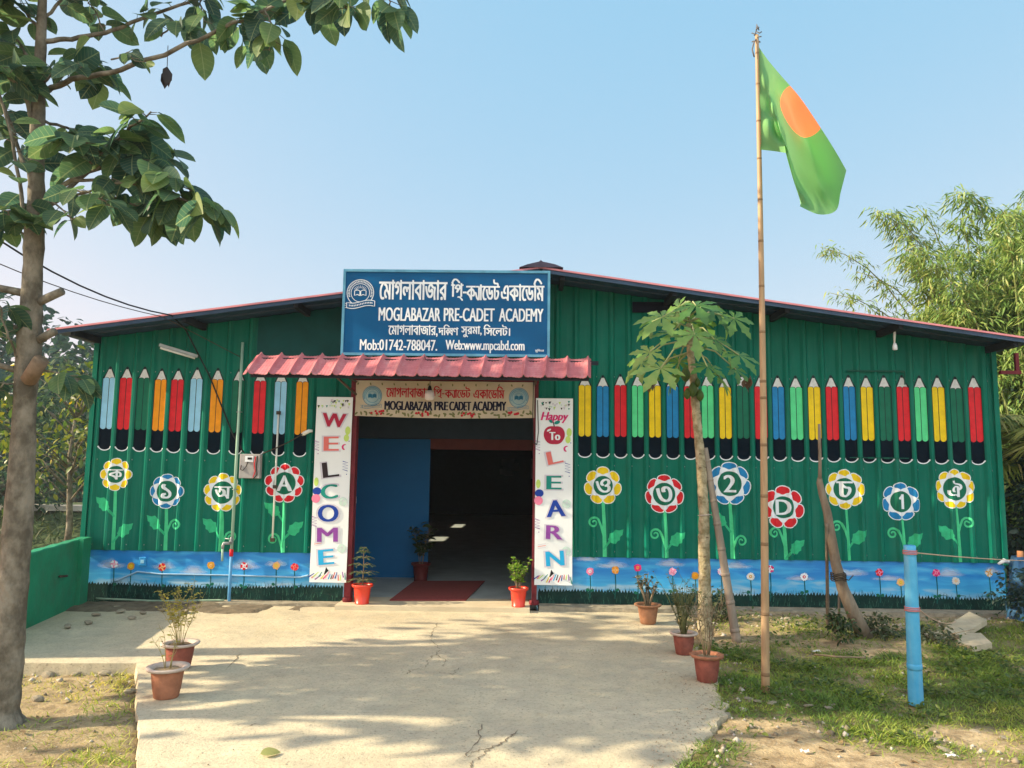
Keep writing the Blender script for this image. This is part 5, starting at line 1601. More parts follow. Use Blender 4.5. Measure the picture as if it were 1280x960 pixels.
c4 = mixc(at.outputs['Fac'], c3, (.075, .085, .028))
l.new(c4, bs.inputs['Base Color'])
bp_ = n.new('ShaderNodeBump'); bp_.inputs['Strength'].default_value = .7; bp_.inputs['Distance'].default_value = .03
l.new(noise(38, 8, 0, .7), bp_.inputs['Height']); l.new(bp_.outputs[0], bs.inputs['Normal'])
me.materials.append(mg)
def grass_mask(x, y):
    x, y = np.asarray(x, float), np.asarray(y, float)
    nz = vnoise(x, y, .55, 11) * .6 + vnoise(x, y, .17, 12) * .4
    d = x - slab_r(y)
    m = sm(.0, .15, d) * sm(4.9, 5.5, y + .22 * (x - 1.3)) * (1 - sm(7.0, 7.5, y)) * 1.0
    m = np.maximum(m, np.exp(-((y - 5.05 + .38 * (x - 2.0)) / .28) ** 2) * sm(1.5, 2.1, x) * .9)
    m = np.maximum(m, sm(-.1, .05, d) * (1 - sm(.15, .35, d)) * (1 - sm(6.6, 7.6, y)) * .9 * (vnoise(x, y, .4, 14) > .35))
    m = np.maximum(m, sm(4.0, 4.6, x) * sm(5.2, 5.9, y) * .8 * (1 - sm(8.0, 8.4, y)))
    m = np.maximum(m, .30 * sm(7.3, 7.6, y) * (1 - sm(8.5, 8.7, y)) * sm(1.7, 2, x))
    yy = slab_l(y) - x
    ml = sm(.0, .1, yy) * (1 - sm(1.9, 2.4, yy)) * (y > 3) * (y < 6.4)
    ml = ml * .48 * np.clip(.15 + .75 * np.exp(-((y - 4.75 - .1 * x) / .30) ** 2) + .4 * np.exp(-((y - 6.0) / .3) ** 2) + .4 * np.exp(-(yy / .15) ** 2), 0, 1)
    m = np.maximum(m, ml)
    out = sm(7, 9, np.abs(x)) * .8 * (y > 6)
    m = np.maximum(m, out)
    under = (x > slab_l(y) + .03) & (x < slab_r(y) - .09 * vnoise(y, y, .2, 61)) & (y < 8.9) | ((x > -5.2) & (x < .2) & (y > 6.25) & (y < 9))
    return np.where(under, 0, m) * np.clip((nz - .18) * 3.0, 0, 1.15)
wd = np.clip(grass_mask(X, Y) * .75 + sm(14, 25, np.hypot(X, Y)) * .7 * (Y > 9), 0, .9).ravel()
a_ = me.attributes.new('weed', 'FLOAT', 'POINT'); a_.data.foreach_set('value', wd.astype(np.float32))
props(link_mesh('ground', me), kind='structure')

# grass
m_grass = leafmat('grass_blade', [(.06, .13, .025), (.13, .22, .035), (.27, .34, .055), (.48, .43, .12)], rough=.55, trans=.35)
N = 420000
px_, py_ = rng.uniform(-5.2, 6.4, N), rng.uniform(3.2, 8.8, N)
gm = grass_mask(px_, py_)
keep = rng.random(N) < gm * .85
px_, py_ = px_[keep], py_[keep]
pz_ = np.where((px_ > slab_l(py_)) & (px_ < slab_r(py_)), .0, height(px_, py_) - .004)
k = len(px_)
an = rng.uniform(0, 6.283, k)
dirs = np.stack([np.cos(an), np.sin(an), rng.uniform(.25, 1.5, k)], -1)
dry = vnoise(px_, py_, .5, 21)
var = np.clip(.18 + .60 * dry + rng.normal(0, .13, k), 0, 1)
var = np.where((px_ < 0), np.clip(var + .25, 0, 1), var)
size = rng.uniform(.022, .062, k) * (1 + .4 * (vnoise(px_, py_, .35, 22) > .62))
TINY = (np.array([(0, .05, 0), (0, -.05, 0), (.55, .04, -.05), (.55, -.04, -.05), (1, 0, -.25)], float), [(0, 1, 3, 2), (2, 3, 4)])
o = leaves('grass', TINY, np.stack([px_, py_, pz_], -1), dirs, size, m_grass, var=var); props(o, kind='stuff')
# broad-leaved weeds among the grass
N = 30000
px_, py_ = rng.uniform(1.4, 6.2, N), rng.uniform(4.8, 8.7, N)
cl_ = vnoise(px_, py_, .30, 31)
gm = np.maximum(grass_mask(px_, py_), .25 * (px_ > 1.8) * (py_ > 7.3)) * (cl_ > .62)
keep = rng.random(N) < gm * .55
px_, py_ = px_[keep], py_[keep]; k = len(px_)
an = rng.uniform(0, 6.283, k); dirs = np.stack([np.cos(an), np.sin(an), rng.uniform(-.1, .9, k)], -1)
o = leaves('weeds', LEAF_SMALL, np.stack([px_, py_, height(px_, py_) + rng.uniform(0, .07, k)], -1), dirs, rng.uniform(.025, .055, k), leafmat('weed_leaf', [(.03, .06, .015), (.07, .12, .025), (.17, .2, .04)]), var=np.clip(rng.normal(.45, .22, k), 0, 1)); props(o, kind='stuff')
# pebbles and crumbs: small irregular grains, nobody could count them
def grains(name, pts, size, mat):
    t = (np.array([(-.5, -.4, 0), (.5, -.3, .05), (.35, .5, 0), (-.4, .4, .08), (0, 0, .55), (0, .1, -.3)], float), [(0, 1, 4), (1, 2, 4), (2, 3, 4), (3, 0, 4), (1, 0, 5), (2, 1, 5), (3, 2, 5), (0, 3, 5)])
    a = rng.uniform(0, 6.283, len(pts)); d = np.stack([np.cos(a), np.sin(a), rng.uniform(-.2, .2, len(pts))], -1)
    return props(leaves(name, t, pts, d, size, mat, var=rng.random(len(pts)), roll=rng.normal(0, .3, len(pts)), smooth=False), kind='stuff')
m_peb = leafmat('pebble_stone', [(.13, .105, .07), (.28, .235, .17), (.40, .36, .30), (.46, .43, .40)], rough=.9, trans=0)
N = 9000
px_, py_ = rng.uniform(-4.8, 6.2, N), rng.uniform(3.3, 8.85, N)
under = ((px_ > slab_l(py_) - .01) & (px_ < slab_r(py_) + .02)) | ((px_ < .2) & (py_ > 6.25))
edge = np.exp(-((px_ - slab_r(py_) - .12) / .14) ** 2) + np.exp(-((py_ - 8.3) / .35) ** 2) * (px_ > 1.7) + np.exp(-((py_ - 5.0 + .38 * (px_ - 2)) / .18) ** 2) * (px_ > 1.4) + np.exp(-((py_ - 6.0) / .2) ** 2) * (px_ < 0) + .12
keep = (~under) & (rng.random(N) < edge * .8)
px_, py_ = px_[keep], py_[keep]
grains('pebbles', np.stack([px_, py_, height(px_, py_) + .002], -1), rng.uniform(.008, .034, len(px_)) * rng.choice([1, 1, 1, 1.6], len(px_)), m_peb)
# grit lying on the slab near its edges
N = 2600
py_ = rng.uniform(3.5, 8.7, N); sd = rng.random(N)
px_ = np.where(sd < .6, slab_r(py_) - np.abs(rng.normal(0, .22, N)), rng.uniform(-1.9, .9, N))
keep = (px_ > slab_l(py_) + .05) & (px_ < slab_r(py_) - .03) & ((sd < .6) | (rng.random(N) < .25)) & (vnoise(px_, py_, .5, 41) > .45)
px_, py_ = px_[keep], py_[keep]
grains('grit', np.stack([px_, py_, np.full(len(px_), .003)], -1), rng.uniform(.004, .011, len(px_)), leafmat('sandy_grit', [(.28, .23, .16), (.40, .35, .26), (.5, .45, .36)], rough=.9, trans=0))

# ------------------------------------------------------------------ concrete yard
def slab_mat():
    m = bpy.data.materials.new('yard_concrete'); m.use_nodes = True
    global n, l, tc
    n, l = m.node_tree.nodes, m.node_tree.links
    bs = n['Principled BSDF']; bs.inputs['Roughness'].default_value = .88; bs.inputs['Specular IOR Level'].default_value = .2
    tc = n.new('ShaderNodeTexCoord')
    a = ramp(noise(.55, 8, .3), [(.3, (.43, .37, .25)), (.5, (.555, .49, .345)), (.72, (.64, .57, .42))])
    a = mixc(ramp(noise(3.2, 7, .5, .7), [(.40, (0, 0, 0)), (.66, (.75, .75, .75))]), a, (.40, .365, .28))
    a = mixc(ramp(noise(11, 8, .8, .75), [(.50, (0, 0, 0)), (.70, (.55, .55, .55))]), a, (.33, .29, .21))
    a = mixc(ramp(noise(46, 4), [(.55, (0, 0, 0)), (.68, (.75, .75, .75))]), a, (.24, .21, .16))
    a = mixc(ramp(noise(140, 2), [(.60, (0, 0, 0)), (.72, (.5, .5, .5))]), a, (.56, .52, .44))
    l.new(a, bs.inputs['Base Color'])
    b1 = n.new('ShaderNodeBump'); b1.inputs['Strength'].default_value = .6; b1.inputs['Distance'].default_value = .012
    l.new(noise(75, 8, 0, .7), b1.inputs['Height'])
    b2 = n.new('ShaderNodeBump'); b2.inputs['Strength'].default_value = .35; b2.inputs['Distance'].default_value = .06
    l.new(noise(3.5, 5), b2.inputs['Height']); l.new(b1.outputs[0], b2.inputs['Normal']); l.new(b2.outputs[0], bs.inputs['Normal'])
    return m
m_slab = slab_mat()
b = MB()
r = random.Random(8)
def rough(pts, amp, step=.07):
    out = []
    for p, q in zip(pts, pts[1:]):
        L = math.dist(p, q); k = max(1, int(L / step)); nx_, ny_ = -(q[1] - p[1]) / L, (q[0] - p[0]) / L
        for i in range(k):
            j = (r.random() - .5) * amp + (.5 * amp * math.sin(len(out) * .37)); t_ = i / k
            out.append((p[0] + (q[0] - p[0]) * t_ + nx_ * j, p[1] + (q[1] - p[1]) * t_ + ny_ * j))
    return out + [pts[-1]]
Ledge = rough(LEFT_EDGE[:5], .012) ; Ledge2 = rough(LEFT_EDGE[4:], .006)
Redge = rough(RIGHT_EDGE, .05, .05)
outline = Redge + [(1.72, 8.83), (-6.5, 8.95)] + (Ledge + Ledge2[1:])[::-1]
nO = len(outline)
top = [(x, y, 0.0) for x, y in outline]; bot = [(x + (.02 if x > 0 else -.02), y, -.16) for x, y in outline]
b.add(top, [tuple(range(nO))])
b.add(top + bot, [(i, nO + i, nO + (i + 1) % nO, (i + 1) % nO) for i in range(nO)])
me_o = b.build('concrete_yard', m_slab)
bmx = bmesh.new(); bmx.from_mesh(me_o.data); bmesh.ops.recalc_face_normals(bmx, faces=bmx.faces[:]); bmx.to_mesh(me_o.data); bmx.free()
props(me_o, kind='structure')
# cracks
m_crack = M('crack_shadowed_dirt', (.17, .145, .11), .95, .3, 30)
def crack(pix, w, seed):
    rr = random.Random(seed); P = [GP(*p, .0) for p in pix]; out = []
    for a, c in zip(P, P[1:]):
        for k in range(7): q = a.lerp(c, k / 7); out.append((q.x + rr.uniform(-.014, .014), q.y + rr.uniform(-.014, .014)))
    out.append((P[-1].x, P[-1].y))
    Lf, Rg = [], []
    for i, p in enumerate(out):
        a = Vector(out[max(i - 1, 0)]); c = Vector(out[min(i + 1, len(out) - 1)]); t_ = (c - a).normalized(); nn = Vector((-t_.y, t_.x)) * w * rr.uniform(.15, 1.0) * .38 * (1 if 0 < i < len(out) - 1 else .1)
        Lf.append((p[0] + nn.x, p[1] + nn.y, .0035)); Rg.append((p[0] - nn.x, p[1] - nn.y, .0035))
    k = len(out)
    return Lf + Rg, [(k + i, k + i + 1, i + 1, i) for i in range(k - 1)]
b = MB()
for pix, w in (([(549, 778), (540, 790), (539, 800), (551, 812), (546, 818), (538, 822), (532, 834), (513, 838), (509, 843)], .011), ([(546, 818), (557, 826), (553, 834)], .008), ([(575, 835), (565, 843), (545, 840)], .008), ([(301, 817), (281, 839)], .014),
                 ([(640, 920), (630, 928), (612, 936), (602, 946), (590, 954), (588, 962)], .016), ([(612, 936), (590, 940), (585, 948)], .009), ([(640, 920), (648, 912)], .014), ([(320, 905), (296, 912)], .008), ([(604, 905), (596, 928), (578, 948)], .012)):
    v_, f_ = crack(pix, w, len(pix)); b.add(v_, f_)
b.build('crack_lines', m_crack, me_o)

# ------------------------------------------------------------------ low green wall at the yard's left side
m_lowwall = M('weathered_green_plaster', (.01, .20, .10), .7, .25, 2.2, .25, 20, col2=(.02, .27, .15), thr=(.35, .7))
weather(m_lowwall, (.05, .095, .06), .7, (2.2, 2.2, 1.6), .50)
la, lbp = GP(103, 754, 0), GP(22, 791, 0)
lw = thing('low_green_wall', 'low green plastered boundary wall meeting the corner of the school', 'wall', (la.x, la.y, 0))
d = (lbp - la).normalized(); nrm = Vector((-d.y, d.x, 0))
if nrm.x > 0: nrm = -nrm
e = la + d * 2.6
b = MB()
cpts = [la - d * .1, e]
vs = []
K = 24
for i in range(K + 1):
    p = cpts[0].lerp(cpts[1], i / K); hz = .735 - .04 * i / K + .004 * math.sin(i * 1.9)
    for q, z in ((0, -.25), (0, hz - .012), (.012, hz), (.10, hz), (.112, hz - .012), (.112, -1.2)): vs.append(p + nrm * q + Vector((0, 0, z)))
fs = []
for i in range(K):
    for k in range(5): fs.append((i * 6 + k, (i + 1) * 6 + k, (i + 1) * 6 + k + 1, i * 6 + k + 1))
fs += [(0, 1, 2, 3, 4, 5), tuple(K * 6 + k for k in (5, 4, 3, 2, 1, 0))]
b.add(vs, fs); o = b.build('masonry', m_lowwall, lw)
b = MB(); b.obox(la + d * .12 + Vector((.02, 0, .34)), d * .12, Vector((.03, 0, 0)), Vector((0, 0, .40))); b.build('end_pillar', m_lowwall, lw)
b = MB(); p = la + d * .55 + Vector((.01, 0, .38)); b.tube([p, p + Vector((.06, -.1, .01)), p + Vector((.05, -.22, .02))], .012, 6); b.build('iron_hook', m_wirebr, lw)
# rubble along the corner
m_rub = M('rubble_concrete', (.30, .265, .2), .95, .3, 9, .5, 40)
def stone_mesh(seed):
    bm = bmesh.new(); bmesh.ops.create_icosphere(bm, subdivisions=2, radius=1)
    rr = random.Random(seed); ax = [Vector((rr.gauss(0, 1), rr.gauss(0, 1), rr.gauss(0, 1))).normalized() for _ in range(7)]
    for v in bm.verts:
        k = 1
        for a in ax:
            dd = v.co.normalized().dot(a)
            if dd > .55: k = min(k, .62 / dd)
        v.co = v.co * k * (1 + rr.uniform(-.04, .04))
    me = bpy.data.meshes.new('rubble_stone'); bm.to_mesh(me); bm.free(); me.materials.append(m_rub); return me
protos = [stone_mesh(k) for k in range(5)]
def stone(p, s, label, flat=.6, group='rubble stones lying about the yard edges'):
    o = bpy.data.objects.new('rubble_stone', random.choice(protos)); COL.objects.link(o)
    o.location = p; o.scale = (s * random.uniform(.8, 1.4), s * random.uniform(.8, 1.2), s * flat); o.rotation_euler = (random.uniform(-.2, .2), random.uniform(-.2, .2), random.uniform(0, 6.3))
    props(o, label, 'stone', group)
for i, (px, py) in enumerate([(120, 768), (150, 764), (178, 766), (205, 762), (85, 783), (110, 778), (232, 764), (165, 772)]):
    stone(GP(px, py, .02), .05, 'broken concrete lump in the shaded corner below the mural', .4, 'concrete lumps in the shaded corner')
for px, py, s in ((130, 850, .05), (148, 846, .045), (95, 849, .04), (60, 848, .05), (160, 878, .04), (166, 874, .035), (112, 842, .03), (45, 892, .05)):
    q = GP(px, py, -.11); q.z = float(height(q.x, q.y)) + s * .2; stone(q, s, 'pale stone in the dirt strip between the tree and the left pots', .6, 'stones in the dirt strip')
for px, py, s in ((935, 880, .05), (948, 884, .04), (965, 886, .055), (985, 890, .04), (1010, 889, .05), (1035, 890, .05), (1042, 886, .04), (1150, 925, .06), (1165, 930, .07), (1180, 938, .06), (1140, 920, .035), (1218, 912, .05), (1255, 922, .06), (1125, 893, .04), (1105, 888, .03), (1095, 905, .035), (908, 902, .06), (900, 880, .04)):
    q = GP(px, py, -.05); s *= .7; q.z = float(height(q.x, q.y)) + s * .1; stone(q, s, 'pale stone at the edge of the sandy path in front of the grass', .3, 'stones along the sandy path')
for px, py, s in ((985, 775, .05), (1000, 782, .04), (1090, 790, .05), (1110, 792, .06), (1125, 785, .05), (1140, 795, .05), (1160, 798, .06), (960, 790, .04), (1060, 785, .06), (1180, 800, .05)):
    q = GP(px, py, .02); q.z = float(height(q.x, q.y)) + s * .2; stone(q, s, 'dusty stone on the bare strip under the blue mural', .6, 'stones on the strip under the mural')
# slabs
m_pale = M('pale_broken_slab', (.44, .385, .28), .9, .15, 10, .4, 50)
def flatslab(label, pix, z0, th, lift):
    P = [GP(x, y, z0) for x, y in pix]; c = sum(P, Vector()) / len(P)
    for p, dz in zip(P, lift): p.z += dz
    k = len(P); b = MB(); b.add(P + [p - Vector((0, 0, th)) for p in P], [tuple(range(k)), tuple(range(2 * k - 1, k - 1, -1))] + [(i, k + i, k + (i + 1) % k, (i + 1) % k) for i in range(k)])
    o = b.build('broken_slab', m_pale, loc=c); bmx = bmesh.new(); bmx.from_mesh(o.data); bmesh.ops.recalc_face_normals(bmx, faces=bmx.faces[:]); bmx.to_mesh(o.data); bmx.free(); props(o, label, 'slab')
flatslab('pale broken slab tilted against the ledge, the upper of two', [(1178, 789), (1200, 795), (1234, 781), (1212, 774)], .06, .05, (.02, 0, .05, .08))
flatslab('pale broken slab lying flat on the dirt, the lower of two', [(1194, 802), (1215, 808), (1240, 805), (1226, 795), (1206, 794)], .04, .05, (0, 0, .01, .03, .02))
flatslab('grey slab lying beside the blue post near the ledge', [(1153, 793), (1175, 800), (1190, 796), (1172, 790)], .03, .04, (0, 0, .02, .02))
# litter
def leaf_on_ground(name, label, px, py, z, L, mat, cat, roll=.3, ang=.5):
    q = GP(px, py, z); o = leaves(name, LEAF, [q + Vector((0, 0, .018))], [(math.cos(ang), math.sin(ang), .12)], [L], mat, var=[.6], roll=np.array([roll]), loc=q); props(o, label, cat)
leaf_on_ground('fallen_leaf', 'single fallen green leaf lying on the concrete', 325, 947, 0, .11, leafmat('fallen_leaf_green', [(.22, .24, .09), (.34, .36, .14)]), 'leaf')
leaf_on_ground('dry_leaf', 'curled brown dry leaf on the dirt behind the left pots', 130, 876, -.11, .15, leafmat('dry_leaf_brown', [(.08, .05, .03), (.13, .09, .05)]), 'leaf', .8, .2)
m_plast = M('white_plastic_scrap', (.7, .7, .7), .4, .05)
def scrap(label, px, py, s, z=0):
    q = GP(px, py, z); q.z = float(height(q.x, q.y)) + .015; b = MB(); rr = random.Random(px)
    vs = [(q.x + s * (i - 2) * .5 + rr.uniform(-.1, .1) * s, q.y + s * (j - 2) * .3, q.z + rr.uniform(0, .5) * s) for j in range(5) for i in range(5)]
    b.add(vs, [(j * 5 + i, j * 5 + i + 1, j * 5 + i + 6, j * 5 + i + 5) for j in range(4) for i in range(4)], True); props(b.build('plastic_scrap', m_plast, loc=q), label, 'litter')
scrap('crumpled white plastic scrap on the grass near the leaning trunk', 1020, 814, .035)
scrap('small white plastic scrap lying on the sandy path', 1006, 941, .025)
scrap('white plastic scrap among the stones at the frame corner', 1190, 943, .03)
q = GP(1040, 818, 0); q2 = GP(1078, 822, 0)
cable('dry_stick', 'thin pale dry stick lying in the grass', [GP(1018, 818, .01), GP(1048, 821, .03), GP(1082, 822, .02)], .008, m_twig, 'stick')
cable('pale_wire', 'thin pale wire coiled at the foot of the wall left of the doorway', [WP(240, 776, 8.6), WP(262, 771, 8.7), WP(275, 763, 8.75), WP(300, 762, 8.8), WP(318, 763, 8.8), WP(345, 761, 8.85)], .006, m_string, 'wire')

# dirt and crumbled cement gathered along the foot of the mural at the yard's left corner
b = MB(); nx_, ny_ = 60, 14; vs = []
for j in range(ny_ + 1):
    for i in range(nx_ + 1):
        x = -5.0 + 2.9 * i / nx_; y = 8.28 + .66 * j / ny_
        e_ = min(1, (nx_ - i) / 22, j / 5)
        vs.append((x, y, -.012 + (.022 + .05 * float(vnoise(x, y, .16, 71)) * float(vnoise(x, y, .5, 72))) * e_ - (.02 if vnoise(x, y, .3, 73) < .35 + .3 * (1 - e_) else 0)))
b.add(vs, [(j * (nx_ + 1) + i, j * (nx_ + 1) + i + 1, (j + 1) * (nx_ + 1) + i + 1, (j + 1) * (nx_ + 1) + i) for j in range(ny_) for i in range(nx_)], True)
props(b.build('dirt_strip', M('dark_crumbled_cement', (.15, .125, .09), .95, .35, 9, .6, 50)), kind='structure')

# dry leaves and bits of straw scattered on the soil
N = 1500
px_, py_ = rng.uniform(-4.6, 6.2, N), rng.uniform(3.4, 8.7, N)
keep = (((px_ > slab_r(py_) - .15) & (rng.random(N) < .55)) | ((px_ < slab_l(py_)) & (py_ < 6.2) & (rng.random(N) < .35))) & (vnoise(px_, py_, .6, 81) > .42)
px_, py_ = px_[keep], py_[keep]; k = len(px_); an = rng.uniform(0, 6.283, k)
zz = np.where((px_ > slab_l(py_)) & (px_ < slab_r(py_)), .004, height(px_, py_) + .012)
o = leaves('dry_leaves', LEAF_SMALL, np.stack([px_, py_, zz], -1), np.stack([np.cos(an), np.sin(an), rng.uniform(-.1, .3, k)], -1), rng.uniform(.02, .065, k), leafmat('dry_leaf_straw', [(.07, .045, .025), (.19, .13, .065), (.36, .28, .15)], rough=.8, trans=.1), var=rng.random(k)); props(o, kind='stuff')
# ------------------------------------------------------------------ the tree at the left
m_bark = M('grey_brown_bark', (.095, .085, .066), .9, .35, 9, 1.0, 22, col2=(.225, .205, .165), thr=(.40, .62), stretch=(1, 1, .7))
m_cutwood = M('cut_wood', (.18, .13, .09), .8, .25, 20)
m_lftree = leafmat('big_tree_leaf', [(.03, .075, .06), (.055, .12, .08), (.10, .18, .075), (.2, .27, .09)], rough=.5, veins=.55, trans=.48, spec=.25)
Yt = GP(15, 905, -.03).y
tb_ = GP(3, 910, -.05)
tree = thing('broadleaf_tree', 'tall grey-barked tree with large drooping oval leaves standing at the left of the yard', 'tree', tb_)
T = lambda px, py, dy=0: WP(px, py, Yt + dy)
b = MB()
tk = [(1, 920, 32), (2, 905, 24), (3, 888, 18.5), (6, 860, 16.8), (10, 800, 17), (17, 730, 16), (23, 650, 15.2), (28, 570, 13.4), (31, 500, 13), (36, 440, 13.6), (38.5, 395, 12.6), (41, 340, 11.2), (42.5, 300, 11), (45.5, 250, 9.6), (46, 200, 9), (48, 120, 7.8), (51, 60, 6.4), (53, 0, 5.2), (54, -80, 4.2), (60, -170, 3), (66, -250, 1.6)]
P, rad = [], []
for i in range(len(tk) - 1):
    for k in range(4):
        q = k / 4; a, c = tk[i], tk[i + 1]
        P.append(T(a[0] + (c[0] - a[0]) * q, a[1] + (c[1] - a[1]) * q)); rad.append((a[2] + (c[2] - a[2]) * q) / 186 * (1 + .045 * math.sin(i * 2.1 + k) + .03 * math.sin(i * 5.3 + k * 2.2)))
P.append(T(*tk[-1][:2])); rad.append(tk[-1][2] / 186)
b.tube(P, rad, 16, jitter=.07); b.build('trunk', m_bark, tree)
b = MB(); P_, D_, S_ = [], [], []
r = random.Random(21)
TW = []
def limb(pix, r0, r1, nl=0, start=.35, size=.22, droop=.6):
    pts = [T(x, y, dy) for x, y, dy in pix]
    Q = []
    for i in range(len(pts) - 1):
        for k in range(5): Q.append(pts[i].lerp(pts[i + 1], k / 5))
    Q.append(pts[-1])
    Q = [q + Vector((r.uniform(-.006, .006), r.uniform(-.01, .01), r.uniform(-.006, .006))) for q in Q]
    b.tube(Q, [r0 + (r1 - r0) * i / (len(Q) - 1) for i in range(len(Q))], 8)
    nl = int(nl * 1.45)
    for k in range(nl):
        t_ = start + (1 - start) * (k + r.random()) / nl; x = t_ * (len(Q) - 1); i = min(int(x), len(Q) - 2)
        q = Q[i].lerp(Q[i + 1], x - i); ax = (Q[i + 1] - Q[i]).normalized()
        a = r.uniform(0, 6.28); sd = Vector((math.cos(a), math.sin(a), .15)).normalized()
        dr = droop * r.uniform(.4, 1.5)
        d_ = (ax * r.uniform(.1, .8) + sd * .9 + Vector((0, 0, -dr))).normalized()
        pe = r.uniform(.03, .08); p2 = q + (ax * .3 + sd).normalized() * pe
        b.tube([q, p2], [.003, .002], 4, cap=False)
        P_.append(p2); D_.append(d_); S_.append(size * r.choice((.55, .75, .85, .95, 1.05)) * r.uniform(.85, 1.1))
# cut and broken stubs
for a, c, w in (((48, 378), (78, 364), 5.2), ((38, 368), (-12, 358), 5), ((46, 426), (68, 414), 5.4), ((26, 465), (-14, 452), 3.5), ((36, 415), (8, 405), 3)):
    s = MB(); A, B_ = T(*a), T(*c, -.05); s.tube([A, A.lerp(B_, .5), B_], [w / 186, w / 195, w / 215], 10, jitter=.1); s.build('cut_stub', m_bark, tree)
s = MB(); A, B_ = T(36, 475, -.06), T(51, 450, -.14); s.tube([A, B_], [.050, .046], 10, jitter=.15); s.build('cut_stub', m_cutwood, tree)
# limbs with leaves (photo course, metres nearer or farther)
limb([(43, 262, 0), (90, 225, -.1), (150, 172, -.2), (188, 140, -.3)], .020, .005, 22, .42, .23)
limb([(45, 272, 0), (110, 215, .15), (175, 190, .25), (214, 196, .3)], .018, .005, 26, .4, .24)
limb([(90, 225, -.1), (160, 228, -.15), (232, 250, -.3), (272, 264, -.35)], .012, .004, 30, .25, .24, .8)
limb([(60, 250, 0), (120, 238, .1), (185, 262, .2), (205, 272, .2)], .011, .004, 22, .35, .24, .9)
limb([(52, 262, 0), (70, 235, -.2), (110, 240, -.3), (148, 262, -.35)], .010, .004, 10, .5, .20, .7)
limb([(47, 150, 0), (85, 160, .2), (130, 185, .35), (180, 180, .4)], .012, .004, 22, .25, .24)
limb([(110, 215, .15), (160, 190, -.1), (200, 218, -.3), (240, 238, -.3)], .008, .003, 24, .25, .24, .9)
limb([(47, 165, 0), (78, 170, -.2), (110, 178, -.35)], .010, .004, 12, .3, .22)
limb([(60, 245, 0), (80, 265, -.1), (96, 278, -.2)], .008, .003, 6, .3, .18)
limb([(48, 116, 0), (90, 100, -.05), (150, 88, -.1), (220, 62, -.15), (290, 30, -.2), (340, 8, -.25), (420, -25, -.3), (520, -70, -.35)], .020, .006, 26, .48, .24)
limb([(50, 52, 0), (90, 49, .05), (140, 38, .1), (200, 15, .2), (260, -5, .25), (340, -40, .3), (430, -80, .3)], .018, .005, 20, .40, .22)
limb([(330, 10, -.25), (345, 38, -.3), (335, 62, -.3)], .006, .003, 12, .1, .23, .9)
limb([(300, 25, -.2), (312, 40, -.05), (318, 58, 0)], .006, .003, 8, .1, .22, .9)
limb([(420, -25, -.3), (432, 5, -.35), (436, 22, -.35)], .006, .003, 9, .0, .23, .9)
limb([(470, -50, -.3), (487, 0, -.3), (490, 14, -.3)], .006, .003, 10, .0, .22, .9)
limb([(370, -10, -.3), (388, 0, -.2), (400, 12, -.2)], .006, .003, 8, .0, .22, .9)
limb([(250, -5, .2), (252, 12, .15), (256, 28, .1)], .006, .003, 6, .0, .20, .9)
limb([(140, 75, -.1), (160, 66, -.2), (168, 76, -.25)], .006, .003, 5, .2, .14, .6)
limb([(200, 45, 0), (222, 28, 0), (228, 34, 0)], .006, .003, 6, .2, .20, .9)
limb([(130, 40, .1), (120, 15, .2), (110, 2, .3)], .006, .003, 9, .1, .22, .5)
limb([(47, 130, 0), (85, 88, .1), (112, 70, .2), (132, 98, .3)], .011, .004, 16, .2, .24)
limb([(48, 110, 0), (75, 85, -.1), (105, 82, -.2)], .009, .004, 10, .2, .20)
limb([(43, 160, 0), (30, 112, -.1), (2, 88, -.2), (-60, 60, -.2)], .017, .006, 20, .2, .24)
limb([(44, 240, 0), (20, 175, .2), (0, 120, .3), (-30, 60, .3)], .016, .006, 26, .15, .24)
limb([(40, 310, 0), (28, 255, -.1), (18, 180, -.15), (-4, 105, -.2)], .015, .008, 10, .3, .22)
limb([(49, 90, 0), (22, 50, .1), (-20, 30, .2)], .011, .004, 14, .2, .24)
limb([(51, 40, 0), (30, 12, 0), (-10, -20, 0)], .010, .004, 14, .1, .24)
limb([(51, 30, 0), (80, -8, .1), (130, -40, .2), (200, -60, .3)], .012, .004, 22, .2, .24)
limb([(40, 285, 0), (18, 272, -.1), (-6, 255, -.1)], .008, .004, 14, .2, .24)
limb([(40, 300, 0), (20, 285, .1), (-8, 300, .1)], .008, .004, 9, .4, .22)
limb([(26, 460, 0), (10, 420, -.2), (0, 385, -.2), (-20, 360, -.2)], .008, .004, 12, .25, .20, .9)
limb([(26, 480, 0), (6, 480, -.1), (-16, 495, -.1)], .006, .003, 8, .3, .18, .9)
limb([(50, 462, -.05), (78, 468, -.1), (100, 478, -.1)], .006, .003, 9, .35, .20, 1.0)
for dx, hgt in ((-160, -120), (-90, -220), (90, -160), (170, -240), (260, -180), (10, -300), (-230, -40)):
    limb([(54, -20 + hgt * .25, 0), (54 + dx * .5, hgt * .7, r.uniform(-.6, .6)), (54 + dx, hgt, r.uniform(-1.2, 1.2))], .016, .005, 34, .2, .24)
b.build('branches', m_bark, tree)
leaves('foliage', LEAF, P_, D_, S_, m_lftree, tree, roll=rng.normal(0, .6, len(P_)), var=np.clip(rng.normal(.40, .24, len(P_)), 0, 1))
# shrivelled leaf on a thread
q = T(209, 83, -.1)
dl = thing('dead_leaf', 'shrivelled dark leaf dangling on a thread from a branch', 'leaf', q)
b = MB(); b.tube([T(210, 57, -.1), q], .0025, 4); b.build('thread', m_wirebr, dl)
leaves('leaf_blade', LEAF_SMALL, [q, q - Vector((0, 0, .02)), q - Vector((0, 0, .05))], [(.2, -.3, -1), (-.25, .2, -1), (.3, .1, -1)], [.15, .13, .10], leafmat('dead_leaf_brown', [(.02, .018, .02), (.05, .04, .04)], trans=.05), dl)

